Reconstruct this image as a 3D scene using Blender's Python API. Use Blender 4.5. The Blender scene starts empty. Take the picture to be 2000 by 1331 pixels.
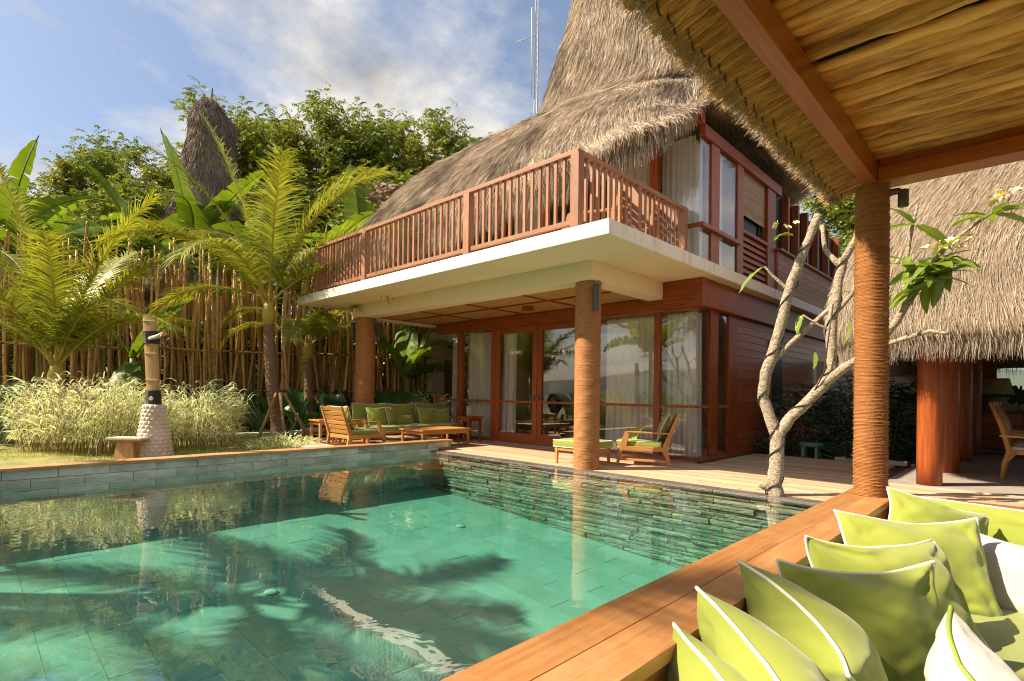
import bpy, math, random
import numpy as np
from mathutils import Vector, Matrix, noise
rnd = random.Random(7)
npr = np.random.default_rng(7)
sc = bpy.context.scene
COL = sc.collection
R = math.radians
PI = math.pi

# ------------------------------------------------------------------ camera
YAW, PIT, ROL = R(47.08), R(.65), R(.86)
cam = bpy.data.cameras.new('camera')
camo = bpy.data.objects.new('camera', cam); COL.objects.link(camo)
_f = Vector((math.cos(YAW)*math.cos(PIT), math.sin(YAW)*math.cos(PIT), math.sin(PIT)))
_r = Vector((math.sin(YAW), -math.cos(YAW), 0)); _u = _r.cross(_f)
_r2 = _r*math.cos(ROL)+_u*math.sin(ROL); _u2 = _u*math.cos(ROL)-_r*math.sin(ROL)
camo.matrix_world = Matrix(((_r2.x,_u2.x,-_f.x,0),(_r2.y,_u2.y,-_f.y,0),(_r2.z,_u2.z,-_f.z,1.2),(0,0,0,1)))
cam.sensor_width = 36; cam.lens = 36*1059.4/2000
cam.shift_x = 113.5/2000; cam.shift_y = 90/2000
cam.clip_start = .02; cam.clip_end = 5000
sc.camera = camo

# ------------------------------------------------------------------ light
SUN_EL = R(43)
sun_h = Vector((-.80, .60, 0)).normalized()
sun_dir = Vector((sun_h.x*math.cos(SUN_EL), sun_h.y*math.cos(SUN_EL), math.sin(SUN_EL)))
sl = bpy.data.lights.new('sun', 'SUN'); sl.energy = 2.0; sl.angle = R(.53); sl.color = (1, .86, .65)
so = bpy.data.objects.new('sun', sl); COL.objects.link(so)
so.rotation_euler = sun_dir.to_track_quat('Z', 'Y').to_euler(); so.location = (-20, 20, 30)

world = bpy.data.worlds.new('World'); sc.world = world; world.use_nodes = True
nt = world.node_tree; nt.nodes.clear()
def N(tree, t, **k):
    n = tree.nodes.new(t)
    for a, b in k.items():
        if a in n.inputs: n.inputs[a].default_value = b
        else: setattr(n, a, b)
    return n
def mathn(tree, op, a, b=None, c=None):
    n = tree.nodes.new('ShaderNodeMath'); n.operation = op
    for i, v in enumerate((a, b, c)):
        if v is None: continue
        if isinstance(v, (int, float)): n.inputs[i].default_value = v
        else: tree.links.new(v, n.inputs[i])
    return n.outputs[0]
def ramp(tree, src, stops):
    n = tree.nodes.new('ShaderNodeValToRGB'); e = n.color_ramp.elements
    while len(e) < len(stops): e.new(.5)
    for el, (p, c) in zip(e, stops):
        el.position = p; el.color = (*c, 1) if len(c) == 3 else c
    tree.links.new(src, n.inputs[0]); return n.outputs[0]
sky = N(nt, 'ShaderNodeTexSky', sky_type='NISHITA', sun_disc=False, sun_elevation=SUN_EL, sun_rotation=R(-53), altitude=50, air_density=1.0, dust_density=2.2, ozone_density=1.2)
tc = N(nt, 'ShaderNodeTexCoord'); sep = N(nt, 'ShaderNodeSeparateXYZ'); nt.links.new(tc.outputs['Generated'], sep.inputs[0])
zz = mathn(nt, 'ADD', mathn(nt, 'MAXIMUM', sep.outputs[2], 0.0), .16)
cx = mathn(nt, 'DIVIDE', sep.outputs[0], zz); cy = mathn(nt, 'DIVIDE', sep.outputs[1], zz)
cmb = N(nt, 'ShaderNodeCombineXYZ'); nt.links.new(cx, cmb.inputs[0]); nt.links.new(cy, cmb.inputs[1])
mp = N(nt, 'ShaderNodeMapping'); nt.links.new(cmb.outputs[0], mp.inputs[0])
mp.inputs['Rotation'].default_value = (0, 0, R(-20)); mp.inputs['Scale'].default_value = (.8, .95, 1); mp.inputs['Location'].default_value = (.35, 1.7, 0)
cn = N(nt, 'ShaderNodeTexNoise', Scale=.9, Detail=12.0, Roughness=.62, Distortion=.3); nt.links.new(mp.outputs[0], cn.inputs[0])
cmask = ramp(nt, cn.outputs[0], [(.455, (0, 0, 0)), (.515, (.4, .4, .4)), (.575, (1, 1, 1))])
cn2 = N(nt, 'ShaderNodeTexNoise', Scale=3.4, Detail=6.0, Roughness=.55); nt.links.new(mp.outputs[0], cn2.inputs[0])
ccol = ramp(nt, cn2.outputs[0], [(.3, (.66, .64, .62)), (.62, (1.42, 1.35, 1.26))])
skyg = N(nt, 'ShaderNodeMix', data_type='RGBA'); skyg.inputs[0].default_value = .82
nt.links.new(sky.outputs[0], skyg.inputs[6]); skyg.inputs[7].default_value = (.165, .205, .285, 1)
mx = N(nt, 'ShaderNodeMix', data_type='RGBA'); nt.links.new(cmask, mx.inputs[0]); nt.links.new(skyg.outputs[2], mx.inputs[6]); nt.links.new(ccol, mx.inputs[7])
bg = N(nt, 'ShaderNodeBackground', Strength=.15); nt.links.new(mx.outputs[2], bg.inputs[0])
wo = N(nt, 'ShaderNodeOutputWorld'); nt.links.new(bg.outputs[0], wo.inputs[0])
vs = sc.view_settings; vs.view_transform = 'Standard'; vs.look = 'None'; vs.exposure = 2.35; vs.gamma = 1
sc.cycles.max_bounces = 10; sc.cycles.transparent_max_bounces = 24; sc.cycles.glossy_bounces = 5; sc.cycles.transmission_bounces = 6
sc.cycles.use_denoising = True; sc.cycles.caustics_reflective = False; sc.cycles.caustics_refractive = False
sc.cycles.sample_clamp_indirect = 6; sc.cycles.filter_width = 1.1; sc.cycles.diffuse_bounces = 8

# ------------------------------------------------------------------ helpers
WLD = {}
def reg(o, w): WLD[o.name] = Vector(w)
def tag(o, label=None, cat=None, group=None, kind=None):
    for k, v in (('label', label), ('category', cat), ('group', group), ('kind', kind)):
        if v: o[k] = v
    return o
def thing(name, label, cat, loc=(0, 0, 0), group=None, kind=None):
    o = bpy.data.objects.new(name, None); COL.objects.link(o); o.location = loc; o.empty_display_size = .2
    reg(o, loc); return tag(o, label, cat, group, kind)
def link(name, me, mat, parent=None, loc=(0, 0, 0)):
    """object whose mesh is local to world point loc"""
    o = bpy.data.objects.new(name, me); COL.objects.link(o)
    if mat is not None and not me.materials: me.materials.append(mat)
    loc = Vector(loc); reg(o, loc)
    if parent is not None:
        o.parent = parent; o.location = loc-WLD[parent.name]
    else: o.location = loc
    return o
def copy_tree(o, parent=None):
    c = o.copy(); COL.objects.link(c); c.parent = parent; WLD[c.name] = WLD[o.name].copy()
    for ch in [x for x in bpy.data.objects if x.parent == o]: copy_tree(ch, c)
    return c
def mesh_np(name, V, Fq, smooth=False):
    V = np.asarray(V, np.float32).reshape(-1, 3); Fq = np.asarray(Fq, np.int32)
    me = bpy.data.meshes.new(name); n = Fq.shape[1]
    me.vertices.add(len(V)); me.vertices.foreach_set('co', V.ravel())
    me.loops.add(Fq.size); me.loops.foreach_set('vertex_index', Fq.ravel())
    me.polygons.add(len(Fq)); me.polygons.foreach_set('loop_start', np.arange(len(Fq), dtype=np.int32)*n)
    if smooth: me.polygons.foreach_set('use_smooth', np.ones(len(Fq), dtype=bool))
    me.update(calc_edges=True); me.validate(); return me
class MB:
    def __init__(s): s.v = []; s.f = []; s.sm = []
    def add(s, vs_, fs, smooth=False):
        b = len(s.v); s.v += [tuple(x) for x in vs_]; s.f += [tuple(b+i for i in f) for f in fs]; s.sm += [smooth]*len(fs); return s
    def box(s, x0, x1, y0, y1, z0, z1):
        return s.add([(x0,y0,z0),(x1,y0,z0),(x1,y1,z0),(x0,y1,z0),(x0,y0,z1),(x1,y0,z1),(x1,y1,z1),(x0,y1,z1)],
                     [(0,3,2,1),(4,5,6,7),(0,1,5,4),(1,2,6,5),(2,3,7,6),(3,0,4,7)])
    def bar(s, p0, p1, w, h, up=(0, 0, 1), w1=None, h1=None):
        p0, p1 = Vector(p0), Vector(p1); d = (p1-p0).normalized(); up = Vector(up)
        sd = d.cross(up)
        if sd.length < 1e-4: sd = d.cross(Vector((0, 1, 0)))
        sd.normalize(); u = sd.cross(d)
        w1 = w if w1 is None else w1; h1 = h if h1 is None else h1
        vv = []
        for p, a, b in ((p0, w, h), (p1, w1, h1)):
            for i, j in ((-1,-1),(1,-1),(1,1),(-1,1)): vv.append(p+sd*(a/2*i)+u*(b/2*j))
        return s.add(vv, [(0,3,2,1),(4,5,6,7),(0,1,5,4),(1,2,6,5),(2,3,7,6),(3,0,4,7)][::1])
    def tube(s, pts, rad, seg=8, caps=True, smooth=True):
        pts = [Vector(p) for p in pts]; n = len(pts)
        if not hasattr(rad, '__len__'): rad = [rad]*n
        ref = Vector((0, 0, 1)); vv = []; prev = None
        for i, p in enumerate(pts):
            d = (pts[min(i+1, n-1)]-pts[max(i-1, 0)])
            d = d.normalized() if d.length > 1e-9 else Vector((0, 0, 1))
            if prev is None:
                a = d.cross(ref if abs(d.z) < .95 else Vector((1, 0, 0))).normalized()
            else:
                a = (prev-d*prev.dot(d)); a = a.normalized() if a.length > 1e-6 else d.orthogonal().normalized()
            prev = a; b = d.cross(a)
            for k in range(seg):
                t = 2*PI*k/seg; vv.append(p+(a*math.cos(t)+b*math.sin(t))*rad[i])
        ff = [(i*seg+k, i*seg+(k+1) % seg, (i+1)*seg+(k+1) % seg, (i+1)*seg+k) for i in range(n-1) for k in range(seg)]
        s.add(vv, ff, smooth)
        if caps:
            b = len(s.v)-len(vv)
            s.f += [tuple(b+k for k in range(seg))[::-1], tuple(b+(n-1)*seg+k for k in range(seg))]; s.sm += [False, False]
        return s
    def lathe(s, prof, c=(0, 0, 0), seg=24, smooth=True):
        c = Vector(c); vv = []; n = len(prof)
        for r, z in prof:
            for k in range(seg):
                t = 2*PI*k/seg; vv.append(c+Vector((r*math.cos(t), r*math.sin(t), z)))
        ff = [(i*seg+k, i*seg+(k+1) % seg, (i+1)*seg+(k+1) % seg, (i+1)*seg+k) for i in range(n-1) for k in range(seg)]
        s.add(vv, ff, smooth)
        b = len(s.v)-len(vv)
        s.f += [tuple(b+k for k in range(seg))[::-1], tuple(b+(n-1)*seg+k for k in range(seg))]; s.sm += [False, False]
        return s
    def grid(s, fn, nu, nv, smooth=True):
        vv = [fn(i/(nu-1), j/(nv-1)) for j in range(nv) for i in range(nu)]
        return s.add(vv, [(j*nu+i, j*nu+i+1, (j+1)*nu+i+1, (j+1)*nu+i) for j in range(nv-1) for i in range(nu-1)], smooth)
    def mesh(s, name, off=(0, 0, 0)):
        me = bpy.data.meshes.new(name); off = Vector(off)
        me.from_pydata([Vector(v)-off for v in s.v], [], s.f)
        me.polygons.foreach_set('use_smooth', s.sm); me.update(); return me
    def build(s, name, mat, parent=None, bevel=0, org=None):
        if org is None:
            A = np.array(s.v); lo = A.min(0); hi = A.max(0); org = ((lo[0]+hi[0])/2, (lo[1]+hi[1])/2, lo[2])
        o = link(name, s.mesh(name, org), mat, parent, org)
        if bevel: bev(o, bevel)
        return o
def bev(o, w, seg=2):
    m = o.modifiers.new('bevel', 'BEVEL'); m.width = w; m.segments = seg; m.limit_method = 'ANGLE'; m.angle_limit = R(40)
def boxo(name, mat, parent, x0, x1, y0, y1, z0, z1, bevel=0):
    return MB().box(x0, x1, y0, y1, z0, z1).build(name, mat, parent, bevel)
def baro(name, mat, parent, p0, p1, w, h, up=(0, 0, 1), bevel=0, **k):
    return MB().bar(p0, p1, w, h, up, **k).build(name, mat, parent, bevel)
def strands(name, P, Dv, W, mat, parent=None, org=(0, 0, 0), bend=0.0, segs=1, taper=.35, side=None, sag=None):
    """ribbons: P roots, Dv vectors, W widths"""
    P = np.asarray(P, float)-np.array(org); Dv = np.asarray(Dv, float); n = len(P)
    W = np.broadcast_to(np.asarray(W, float), (n,))
    if side is None:
        rv = npr.normal(size=(n, 3)); side = np.cross(Dv, rv); side /= np.linalg.norm(side, axis=1, keepdims=True)+1e-9
    bv = npr.normal(size=(n, 3))*bend*np.linalg.norm(Dv, axis=1, keepdims=True)
    if sag is not None: bv = bv+np.array([0, 0, -1])*np.broadcast_to(sag, (n,))[:, None]
    rows = []
    for k in range(segs+1):
        t = k/segs; c = P+Dv*t+bv*t*t; w = (W*(1-(1-taper)*t)/2)[:, None]
        rows += [c-side*w, c+side*w]
    V = np.stack(rows, 1).reshape(-1, 3); m = 2*(segs+1); b = (np.arange(n)*m)[:, None]
    F = np.concatenate([np.concatenate([b+2*k, b+2*k+1, b+2*k+3, b+2*k+2], 1)[:, None] for k in range(segs)], 1).reshape(-1, 4)
    o = link(name, mesh_np(name, V, F), mat, parent, org); o['kind'] = 'stuff'; return o

# ------------------------------------------------------------------ materials
MATS = {}
def mat(name, c1, c2=None, rough=.6, scale=4.0, stretch=(1, 1, 1), bump=.0, bscale=None, island=0.0, orand=0.0, transl=None, spec=.4, sheen=0, detail=5, lo=.35, hi=.65, coat=0, dist=0.0, bumpstretch=None, wear=None):
    m = bpy.data.materials.new(name); m.use_nodes = True; t = m.node_tree; t.nodes.clear(); MATS[name] = m
    p = N(t, 'ShaderNodeBsdfPrincipled', Roughness=rough); p.inputs['Specular IOR Level'].default_value = spec
    if coat: p.inputs['Coat Weight'].default_value = coat; p.inputs['Coat Roughness'].default_value = .12
    if sheen: p.inputs['Sheen Weight'].default_value = sheen
    out = N(t, 'ShaderNodeOutputMaterial')
    tcn = N(t, 'ShaderNodeTexCoord'); vec = tcn.outputs['Object']
    oi = None
    if orand or True:
        oi = N(t, 'ShaderNodeObjectInfo')
        ad = N(t, 'ShaderNodeVectorMath', operation='ADD'); sm = N(t, 'ShaderNodeVectorMath', operation='SCALE'); sm.inputs['Scale'].default_value = 37.0
        cmbn = N(t, 'ShaderNodeCombineXYZ'); [t.links.new(oi.outputs['Random'], cmbn.inputs[i]) for i in range(3)]
        t.links.new(cmbn.outputs[0], sm.inputs[0]); t.links.new(vec, ad.inputs[0]); t.links.new(sm.outputs[0], ad.inputs[1]); vec = ad.outputs[0]
    mpn = N(t, 'ShaderNodeMapping'); mpn.inputs['Scale'].default_value = stretch; t.links.new(vec, mpn.inputs[0])
    nz = N(t, 'ShaderNodeTexNoise', Scale=scale, Detail=float(detail), Roughness=.6, Distortion=dist); t.links.new(mpn.outputs[0], nz.inputs[0])
    c2 = c2 or tuple(x*.6 for x in c1)
    col = ramp(t, nz.outputs[0], [(lo, c2), (hi, c1)])
    def vary(col, src, amt):
        h = N(t, 'ShaderNodeHueSaturation'); t.links.new(col, h.inputs['Color'])
        t.links.new(mathn(t, 'MULTIPLY_ADD', src, 2*amt, 1-amt), h.inputs['Value'])
        t.links.new(mathn(t, 'MULTIPLY_ADD', src, -amt*.4, 1+amt*.2), h.inputs['Saturation']); return h.outputs[0]
    if wear:
        nw = N(t, 'ShaderNodeTexNoise', Scale=wear[1], Detail=9.0, Roughness=.68); t.links.new(vec, nw.inputs[0])
        mw_ = N(t, 'ShaderNodeMix', data_type='RGBA'); t.links.new(mathn(t, 'MULTIPLY', ramp(t, nw.outputs[0], [(.5, (0, 0, 0)), (.66, (1, 1, 1))]), wear[2]), mw_.inputs[0]); t.links.new(col, mw_.inputs[6]); mw_.inputs[7].default_value = (*wear[0], 1); col = mw_.outputs[2]
    if island:
        g = N(t, 'ShaderNodeNewGeometry'); col = vary(col, g.outputs['Random Per Island'], island)
    if orand: col = vary(col, oi.outputs['Random'], orand)
    t.links.new(col, p.inputs['Base Color'])
    sh = p.outputs[0]
    if bump:
        nb = N(t, 'ShaderNodeTexNoise', Scale=bscale or scale*4, Detail=4.0)
        mb = N(t, 'ShaderNodeMapping'); mb.inputs['Scale'].default_value = bumpstretch or stretch; t.links.new(vec, mb.inputs[0]); t.links.new(mb.outputs[0], nb.inputs[0])
        b = N(t, 'ShaderNodeBump', Strength=bump, Distance=.02); t.links.new(nb.outputs[0], b.inputs['Height']); t.links.new(b.outputs[0], p.inputs['Normal'])
    if transl:
        tr = N(t, 'ShaderNodeBsdfTranslucent'); mixc = N(t, 'ShaderNodeMix', data_type='RGBA', blend_type='MULTIPLY'); mixc.inputs[0].default_value = 1
        t.links.new(col, mixc.inputs[6]); mixc.inputs[7].default_value = (*transl[1], 1); t.links.new(mixc.outputs[2], tr.inputs[0])
        ms = N(t, 'ShaderNodeMixShader'); ms.inputs[0].default_value = transl[0]
        t.links.new(sh, ms.inputs[1]); t.links.new(tr.outputs[0], ms.inputs[2]); sh = ms.outputs[0]
    t.links.new(sh, out.inputs[0]); return m
def wood(name, c1, c2, axis='x', rough=.5, coat=0, orand=.18, scale=1.0, bump=.12, spec=.4, wear=None):
    st = {'x': (1.2, 22, 22), 'y': (22, 1.2, 22), 'z': (22, 22, 1.2)}[axis]
    return mat(name, c1, c2, rough, 1.6*scale, st, bump, 3.0*scale, orand=orand, coat=coat, dist=.6, detail=6, lo=.3, hi=.7, spec=spec, wear=wear)
TEAKC = ((.56, .27, .085), (.40, .17, .045))
for a in 'xyz':
    wood('teak_'+a, *TEAKC, axis=a, rough=.5)
    wood('redwood_'+a, (.40, .105, .026), (.20, .042, .011), axis=a, rough=.42, coat=.06, orand=.16, spec=.3)
    wood('railwood_'+a, (.36, .165, .085), (.26, .105, .05), axis=a, rough=.55, orand=.2, wear=((.46, .27, .16), 3, .3))
    wood('beamwood_'+a, (.52, .135, .03), (.33, .075, .016), axis=a, rough=.38, coat=.15, orand=.08)
wood('deckwood', (.62, .43, .27), (.48, .31, .18), 'y', rough=.7, orand=.2, wear=((.40, .31, .23), 1.7, .5))
wood('ledgewood', (.54, .26, .092), (.36, .145, .044), 'x', rough=.36, coat=.12, orand=.26, scale=.8, wear=((.60, .34, .15), 3.2, .4))
wood('ledgewood_y', (.54, .26, .092), (.36, .145, .044), 'y', rough=.33, coat=.2, orand=.24, scale=.7)
wood('copingwood', (.52, .27, .12), (.40, .18, .07), 'x', rough=.55, orand=.12, wear=((.6, .45, .3), 3, .5))
mat('cream', (.86, .71, .50), (.83, .67, .46), .75, 1.2, bump=.05, bscale=40)
mat('cream_dirty', (.86, .79, .67), (.72, .62, .49), .7, 1.5, (4, 4, .7), bump=.06, bscale=30, lo=.3, hi=.48, detail=8)
mat('plaster', (.62, .54, .42), (.55, .46, .34), .8, 1.0)
mat('thatch', (.56, .455, .35), (.24, .19, .14), .75, .8, island=.38, lo=.38, hi=.56, spec=.25)
mat('thatch_base', (.36, .265, .165), (.20, .14, .085), .85, 5, (6, 6, 1), bump=.8, bscale=30)
mat('thatch_pale', (.48, .40, .32), (.31, .25, .19), .75, .9, island=.3, spec=.25)
mat('thatch_grey', (.27, .215, .16), (.17, .13, .095), .8, .9, island=.5, spec=.2)
mat('thatch_gold', (.86, .50, .17), (.62, .32, .09), .65, 3, island=.5, spec=.3)
mat('thatch_gold_base', (.76, .40, .12), (.42, .19, .045), .75, 3, (14, 1.2, 14), bump=.9, bscale=9, bumpstretch=(14, .6, 14))
mat('rope', (.43, .18, .05), (.29, .105, .028), .8, 8, (1, 1, 8), bump=.3, bscale=60, island=.3)
mat('pole', (.86, .44, .135), (.36, .12, .026), .5, 2.6, (6, .9, 6), bump=.6, bscale=6, orand=.32, detail=9, lo=.34, hi=.56)
mat('tarp', (.03, .055, .03), (.02, .04, .02), .6, 3)
mat('fabric', (.28, .32, .052), (.26, .298, .046), .85, 6, bump=.10, bscale=420, sheen=.3, spec=.2)
mat('fabric_dark', (.25, .29, .055), (.23, .265, .05), .85, 6, bump=.1, bscale=420, sheen=.3, spec=.2)
mat('piping', (.80, .77, .66), (.76, .72, .6), .8, 30)
mat('piping_green', (.27, .35, .06), (.25, .33, .05), .8, 30)
mat('fabric_white', (.56, .53, .485), (.53, .5, .46), .85, 6, bump=.10, bscale=420, sheen=.2, spec=.2)
mat('curtain', (.86, .83, .76), (.80, .77, .70), .9, 4, (8, 8, .5), transl=(.25, (1, .97, .9)), spec=.1)
mat('darkmetal', (.075, .085, .10), (.055, .06, .075), .45, 8, spec=.5)
mat('bronze', (.16, .12, .10), (.10, .075, .06), .4, 8, spec=.5)
mat('interior_dark', (.10, .055, .03), (.07, .04, .02), .5, 3)
mat('interior_wall', (.55, .45, .33), (.5, .4, .3), .8, 2)
mat('mat_ceiling', (.55, .33, .12), (.38, .2, .06), .75, 8, (2, 12, 2), bump=.5, bscale=20, lo=.4, hi=.55)
mat('stone_tile', (.66, .61, .50), (.42, .40, .33), .75, 3, (1, 1, 1.5), bump=.7, bscale=14, orand=.22)
mat('pool_tile', (.52, .52, .44), (.41, .43, .35), .7, 2.2, bump=.25, bscale=16, orand=.09)
mat('slate', (.50, .42, .30), (.24, .19, .13), .7, 5, (1, 1, 3.5), bump=.9, bscale=14, orand=.28)
mat('rim_stone', (.17, .145, .13), (.12, .10, .09), .35, 4, bump=.2, bscale=30, orand=.12)
mat('grout', (.36, .37, .31), (.28, .3, .25), .85, 6)
mat('concrete', (.42, .36, .30), (.33, .28, .23), .6, 2.2, bump=.06, bscale=30)
mat('soil', (.17, .115, .07), (.10, .065, .04), .95, 6, bump=.6, bscale=30)
mat('groundmat', (.10, .13, .05), (.07, .08, .03), .95, .5)
mat('lawnmat', (.30, .30, .09), (.22, .17, .07), .95, 3.0, bump=.6, bscale=50)
mat('paver', (.55, .48, .40), (.45, .38, .3), .85, 4, bump=.2, bscale=30)
mat('grassblade', (.34, .42, .07), (.26, .33, .05), .6, 1.5, island=.35, transl=(.35, (1, 1, .55)))
mat('reed', (.84, .84, .58), (.58, .63, .32), .5, 1.2, island=.5, transl=(.35, (1, 1, .6)), spec=.4)
mat('reedstem', (.40, .24, .08), (.25, .2, .06), .6, 4, island=.3)
mat('bamboo', (.60, .355, .13), (.42, .22, .068), .5, 2.5, (6, 6, .7), orand=.42, island=.3, lo=.3, hi=.65, spec=.3)
mat('bamboo_green', (.26, .28, .05), (.18, .19, .03), .4, 3, (5, 5, .7), orand=.2, spec=.5)
mat('bamboo_rail', (.42, .26, .12), (.3, .17, .07), .5, 3, (1, 1, 1), orand=.2)
mat('bamboo_leaf', (.13, .22, .045), (.07, .14, .03), .45, 2, island=.5, transl=(.3, (1, 1, .4)))
mat('palm', (.34, .36, .06), (.22, .26, .04), .42, .9, island=.3, transl=(.42, (1.15, 1.05, .35)), spec=.5)
mat('palm_rib', (.50, .38, .07), (.40, .3, .05), .5, 3)
mat('palm_trunk', (.30, .19, .115), (.16, .095, .055), .9, 6, (2, 2, 9), bump=.9, bscale=14)
mat('banana', (.21, .30, .045), (.13, .21, .03), .38, 1.2, (1, 1, 1), island=.12, orand=.25, transl=(.42, (1.1, 1.05, .3)), spec=.25)
mat('banana_stem', (.26, .24, .07), (.16, .14, .04), .5, 4, (2, 2, .6))
mat('elephant', (.06, .15, .04), (.04, .105, .03), .32, 2, orand=.25, transl=(.15, (1, 1.1, .4)), spec=.5)
mat('treeleaf', (.25, .285, .042), (.14, .18, .026), .55, .45, island=.5, transl=(.32, (1.1, 1.1, .35)), spec=.3)
mat('treeleaf_light', (.33, .33, .058), (.20, .22, .036), .55, .45, island=.5, transl=(.32, (1.1, 1.1, .35)), spec=.3)
mat('treeleaf_brown', (.27, .16, .115), (.12, .06, .045), .6, .8, island=.5, transl=(.2, (1, .9, .6)), spec=.3)
mat('treebark', (.20, .15, .10), (.11, .08, .055), .9, 4, (2, 2, .6), bump=.6)
mat('shrubleaf', (.05, .09, .03), (.03, .06, .02), .35, 2, island=.45, transl=(.15, (1, 1, .4)), spec=.5)
mat('frangi_bark', (.50, .395, .285), (.23, .165, .115), .9, 26, (1, 1, 1.8), bump=1.0, bscale=60, lo=.38, hi=.55, detail=10)
mat('frangi_leaf', (.26, .34, .055), (.16, .24, .035), .4, 2.5, island=.3, orand=.25, transl=(.38, (1.1, 1.1, .35)), spec=.5)
mat('petal', (.86, .80, .60), (.85, .66, .22), .6, 20)
mat('wire', (.05, .035, .03), (.03, .02, .02), .6, 10)
mat('white_stone', (.72, .60, .48), (.56, .44, .33), .75, 3.5, bump=.3, bscale=20)
mat('shower_wood', (.60, .36, .15), (.46, .25, .09), .6, 2, (10, 10, 1.2), bump=.15)
mat('shower_edge', (.80, .66, .46), (.7, .55, .36), .6, 2, (10, 10, 1.2))
mat('steel', (.50, .45, .40), (.42, .38, .33), .35, 10, spec=.6)
mat('turquoise', (.10, .26, .20), (.08, .21, .16), .45, 4)
mat('lampshade', (.62, .52, .36), (.56, .46, .31), .85, 6, transl=(.3, (1, .9, .7)))
mat('ceramic', (.22, .23, .21), (.12, .13, .12), .5, 8, (8, 8, 1))
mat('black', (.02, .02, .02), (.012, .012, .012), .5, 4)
mat('shell', (.75, .70, .60), (.6, .55, .45), .6, 6)
mat('hillmat', (.10, .13, .10), (.07, .10, .07), .95, .01)
def schlick(t, f0, nrm=None):
    lwn = N(t, 'ShaderNodeLayerWeight'); lwn.inputs['Blend'].default_value = .5
    if nrm is not None: t.links.new(nrm, lwn.inputs['Normal'])
    return mathn(t, 'MULTIPLY_ADD', mathn(t, 'POWER', lwn.outputs['Facing'], 5.0), 1-f0, f0)
def water_mat():
    m = bpy.data.materials.new('water'); m.use_nodes = True; t = m.node_tree; t.nodes.clear(); MATS['water'] = m
    o = N(t, 'ShaderNodeOutputMaterial'); tcn = N(t, 'ShaderNodeTexCoord')
    n1 = N(t, 'ShaderNodeTexNoise', Scale=3.2, Detail=3.0, Roughness=.5, Distortion=.8); t.links.new(tcn.outputs['Object'], n1.inputs[0])
    n2 = N(t, 'ShaderNodeTexNoise', Scale=.5, Detail=2.0); t.links.new(tcn.outputs['Object'], n2.inputs[0])
    h = mathn(t, 'MULTIPLY', n1.outputs[0], mathn(t, 'POWER', n2.outputs[0], 1.5))
    b = N(t, 'ShaderNodeBump', Strength=.30, Distance=.022); t.links.new(h, b.inputs['Height'])
    fr = schlick(t, .15, b.outputs[0])
    tr = N(t, 'ShaderNodeBsdfTransparent', Color=(.97, 1, .99, 1)); gl = N(t, 'ShaderNodeBsdfGlossy', Roughness=.0, Color=(1, 1, 1, 1)); t.links.new(b.outputs[0], gl.inputs['Normal'])
    ms = N(t, 'ShaderNodeMixShader'); t.links.new(fr, ms.inputs[0]); t.links.new(tr.outputs[0], ms.inputs[1]); t.links.new(gl.outputs[0], ms.inputs[2])
    va = N(t, 'ShaderNodeVolumeAbsorption', Color=(.24, .85, .79, 1), Density=.42)
    t.links.new(ms.outputs[0], o.inputs[0]); t.links.new(va.outputs[0], o.inputs['Volume'])
    m.cycles.homogeneous_volume = True
water_mat()
def glass_mat():
    m = bpy.data.materials.new('glass'); m.use_nodes = True; t = m.node_tree; t.nodes.clear(); MATS['glass'] = m
    o = N(t, 'ShaderNodeOutputMaterial'); fr = schlick(t, .10)
    tr = N(t, 'ShaderNodeBsdfTransparent', Color=(.985, .99, .985, 1)); gl = N(t, 'ShaderNodeBsdfGlossy', Roughness=.0)
    ms = N(t, 'ShaderNodeMixShader'); t.links.new(fr, ms.inputs[0]); t.links.new(tr.outputs[0], ms.inputs[1]); t.links.new(gl.outputs[0], ms.inputs[2]); t.links.new(ms.outputs[0], o.inputs[0])
glass_mat()
M = MATS
# ------------------------------------------------------------------ ground, pool, deck
PX0, PX1, PY0, PY1 = -4.0, 7.28, 1.12, 8.5
def zfl(y): return -.74-(PY1-y)*.075
g = MB(); B = 1500
for x0, x1, y0, y1 in ((-B, PX0-.2, -B, B), (PX1+.1, B, -B, B), (PX0-.2, PX1+.1, PY1+.18, B), (PX0-.2, PX1+.1, -B, PY0-.05)):
    g.add([(x0,y0,-.06),(x1,y0,-.06),(x1,y1,-.06),(x0,y1,-.06)], [(0,1,2,3)])
tag(g.build('ground', M['groundmat'], org=(0,0,0)), kind='structure')
hb = MB()
def hillf(u, v):
    a = u*2*PI; r = 900+v*500
    return (r*math.cos(a), r*math.sin(a), -2+(40+55*noise.noise((math.cos(a)*3, math.sin(a)*3, 2.2)))*math.sin(v*PI)**.8)
hb.grid(hillf, 120, 6); tag(hb.build('hills', M['hillmat'], org=(0,0,0)), kind='structure')
# pool shell
pool = thing('pool_basin', None, None, (2, 5, -1.4), kind='structure')
MB().add([(PX0-.1,PY0-.1,zfl(PY0)-.04),(PX1+.1,PY0-.1,zfl(PY0)-.04),(PX1+.1,PY1+.1,zfl(PY1)-.04),(PX0-.1,PY1+.1,zfl(PY1)-.04)], [(0,1,2,3)]).build('bedding', M['grout'], pool)
boxo('backing', M['grout'], pool, PX0-.2, PX1+.6, PY1+.03, PY1+.2, -1.4, .14)
boxo('backing', M['grout'], pool, PX1+.04, PX1+.22, PY0-.3, PY1+.02, -1.6, -.04)
boxo('backing', M['stone_tile'], pool, PX0-.2, PX0, PY0-.3, PY1+.02, -1.6, -.02)
boxo('backing', M['stone_tile'], pool, PX0-.2, PX1+.03, PY0-.25, PY0, -1.6, -.03)
tw, tl = .352, .82
base = MB().box(-tw/2+.002, tw/2-.002, -tl/2+.002, tl/2-.002, -.03, 0).mesh('tile'); base.materials.append(M['pool_tile'])
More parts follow.
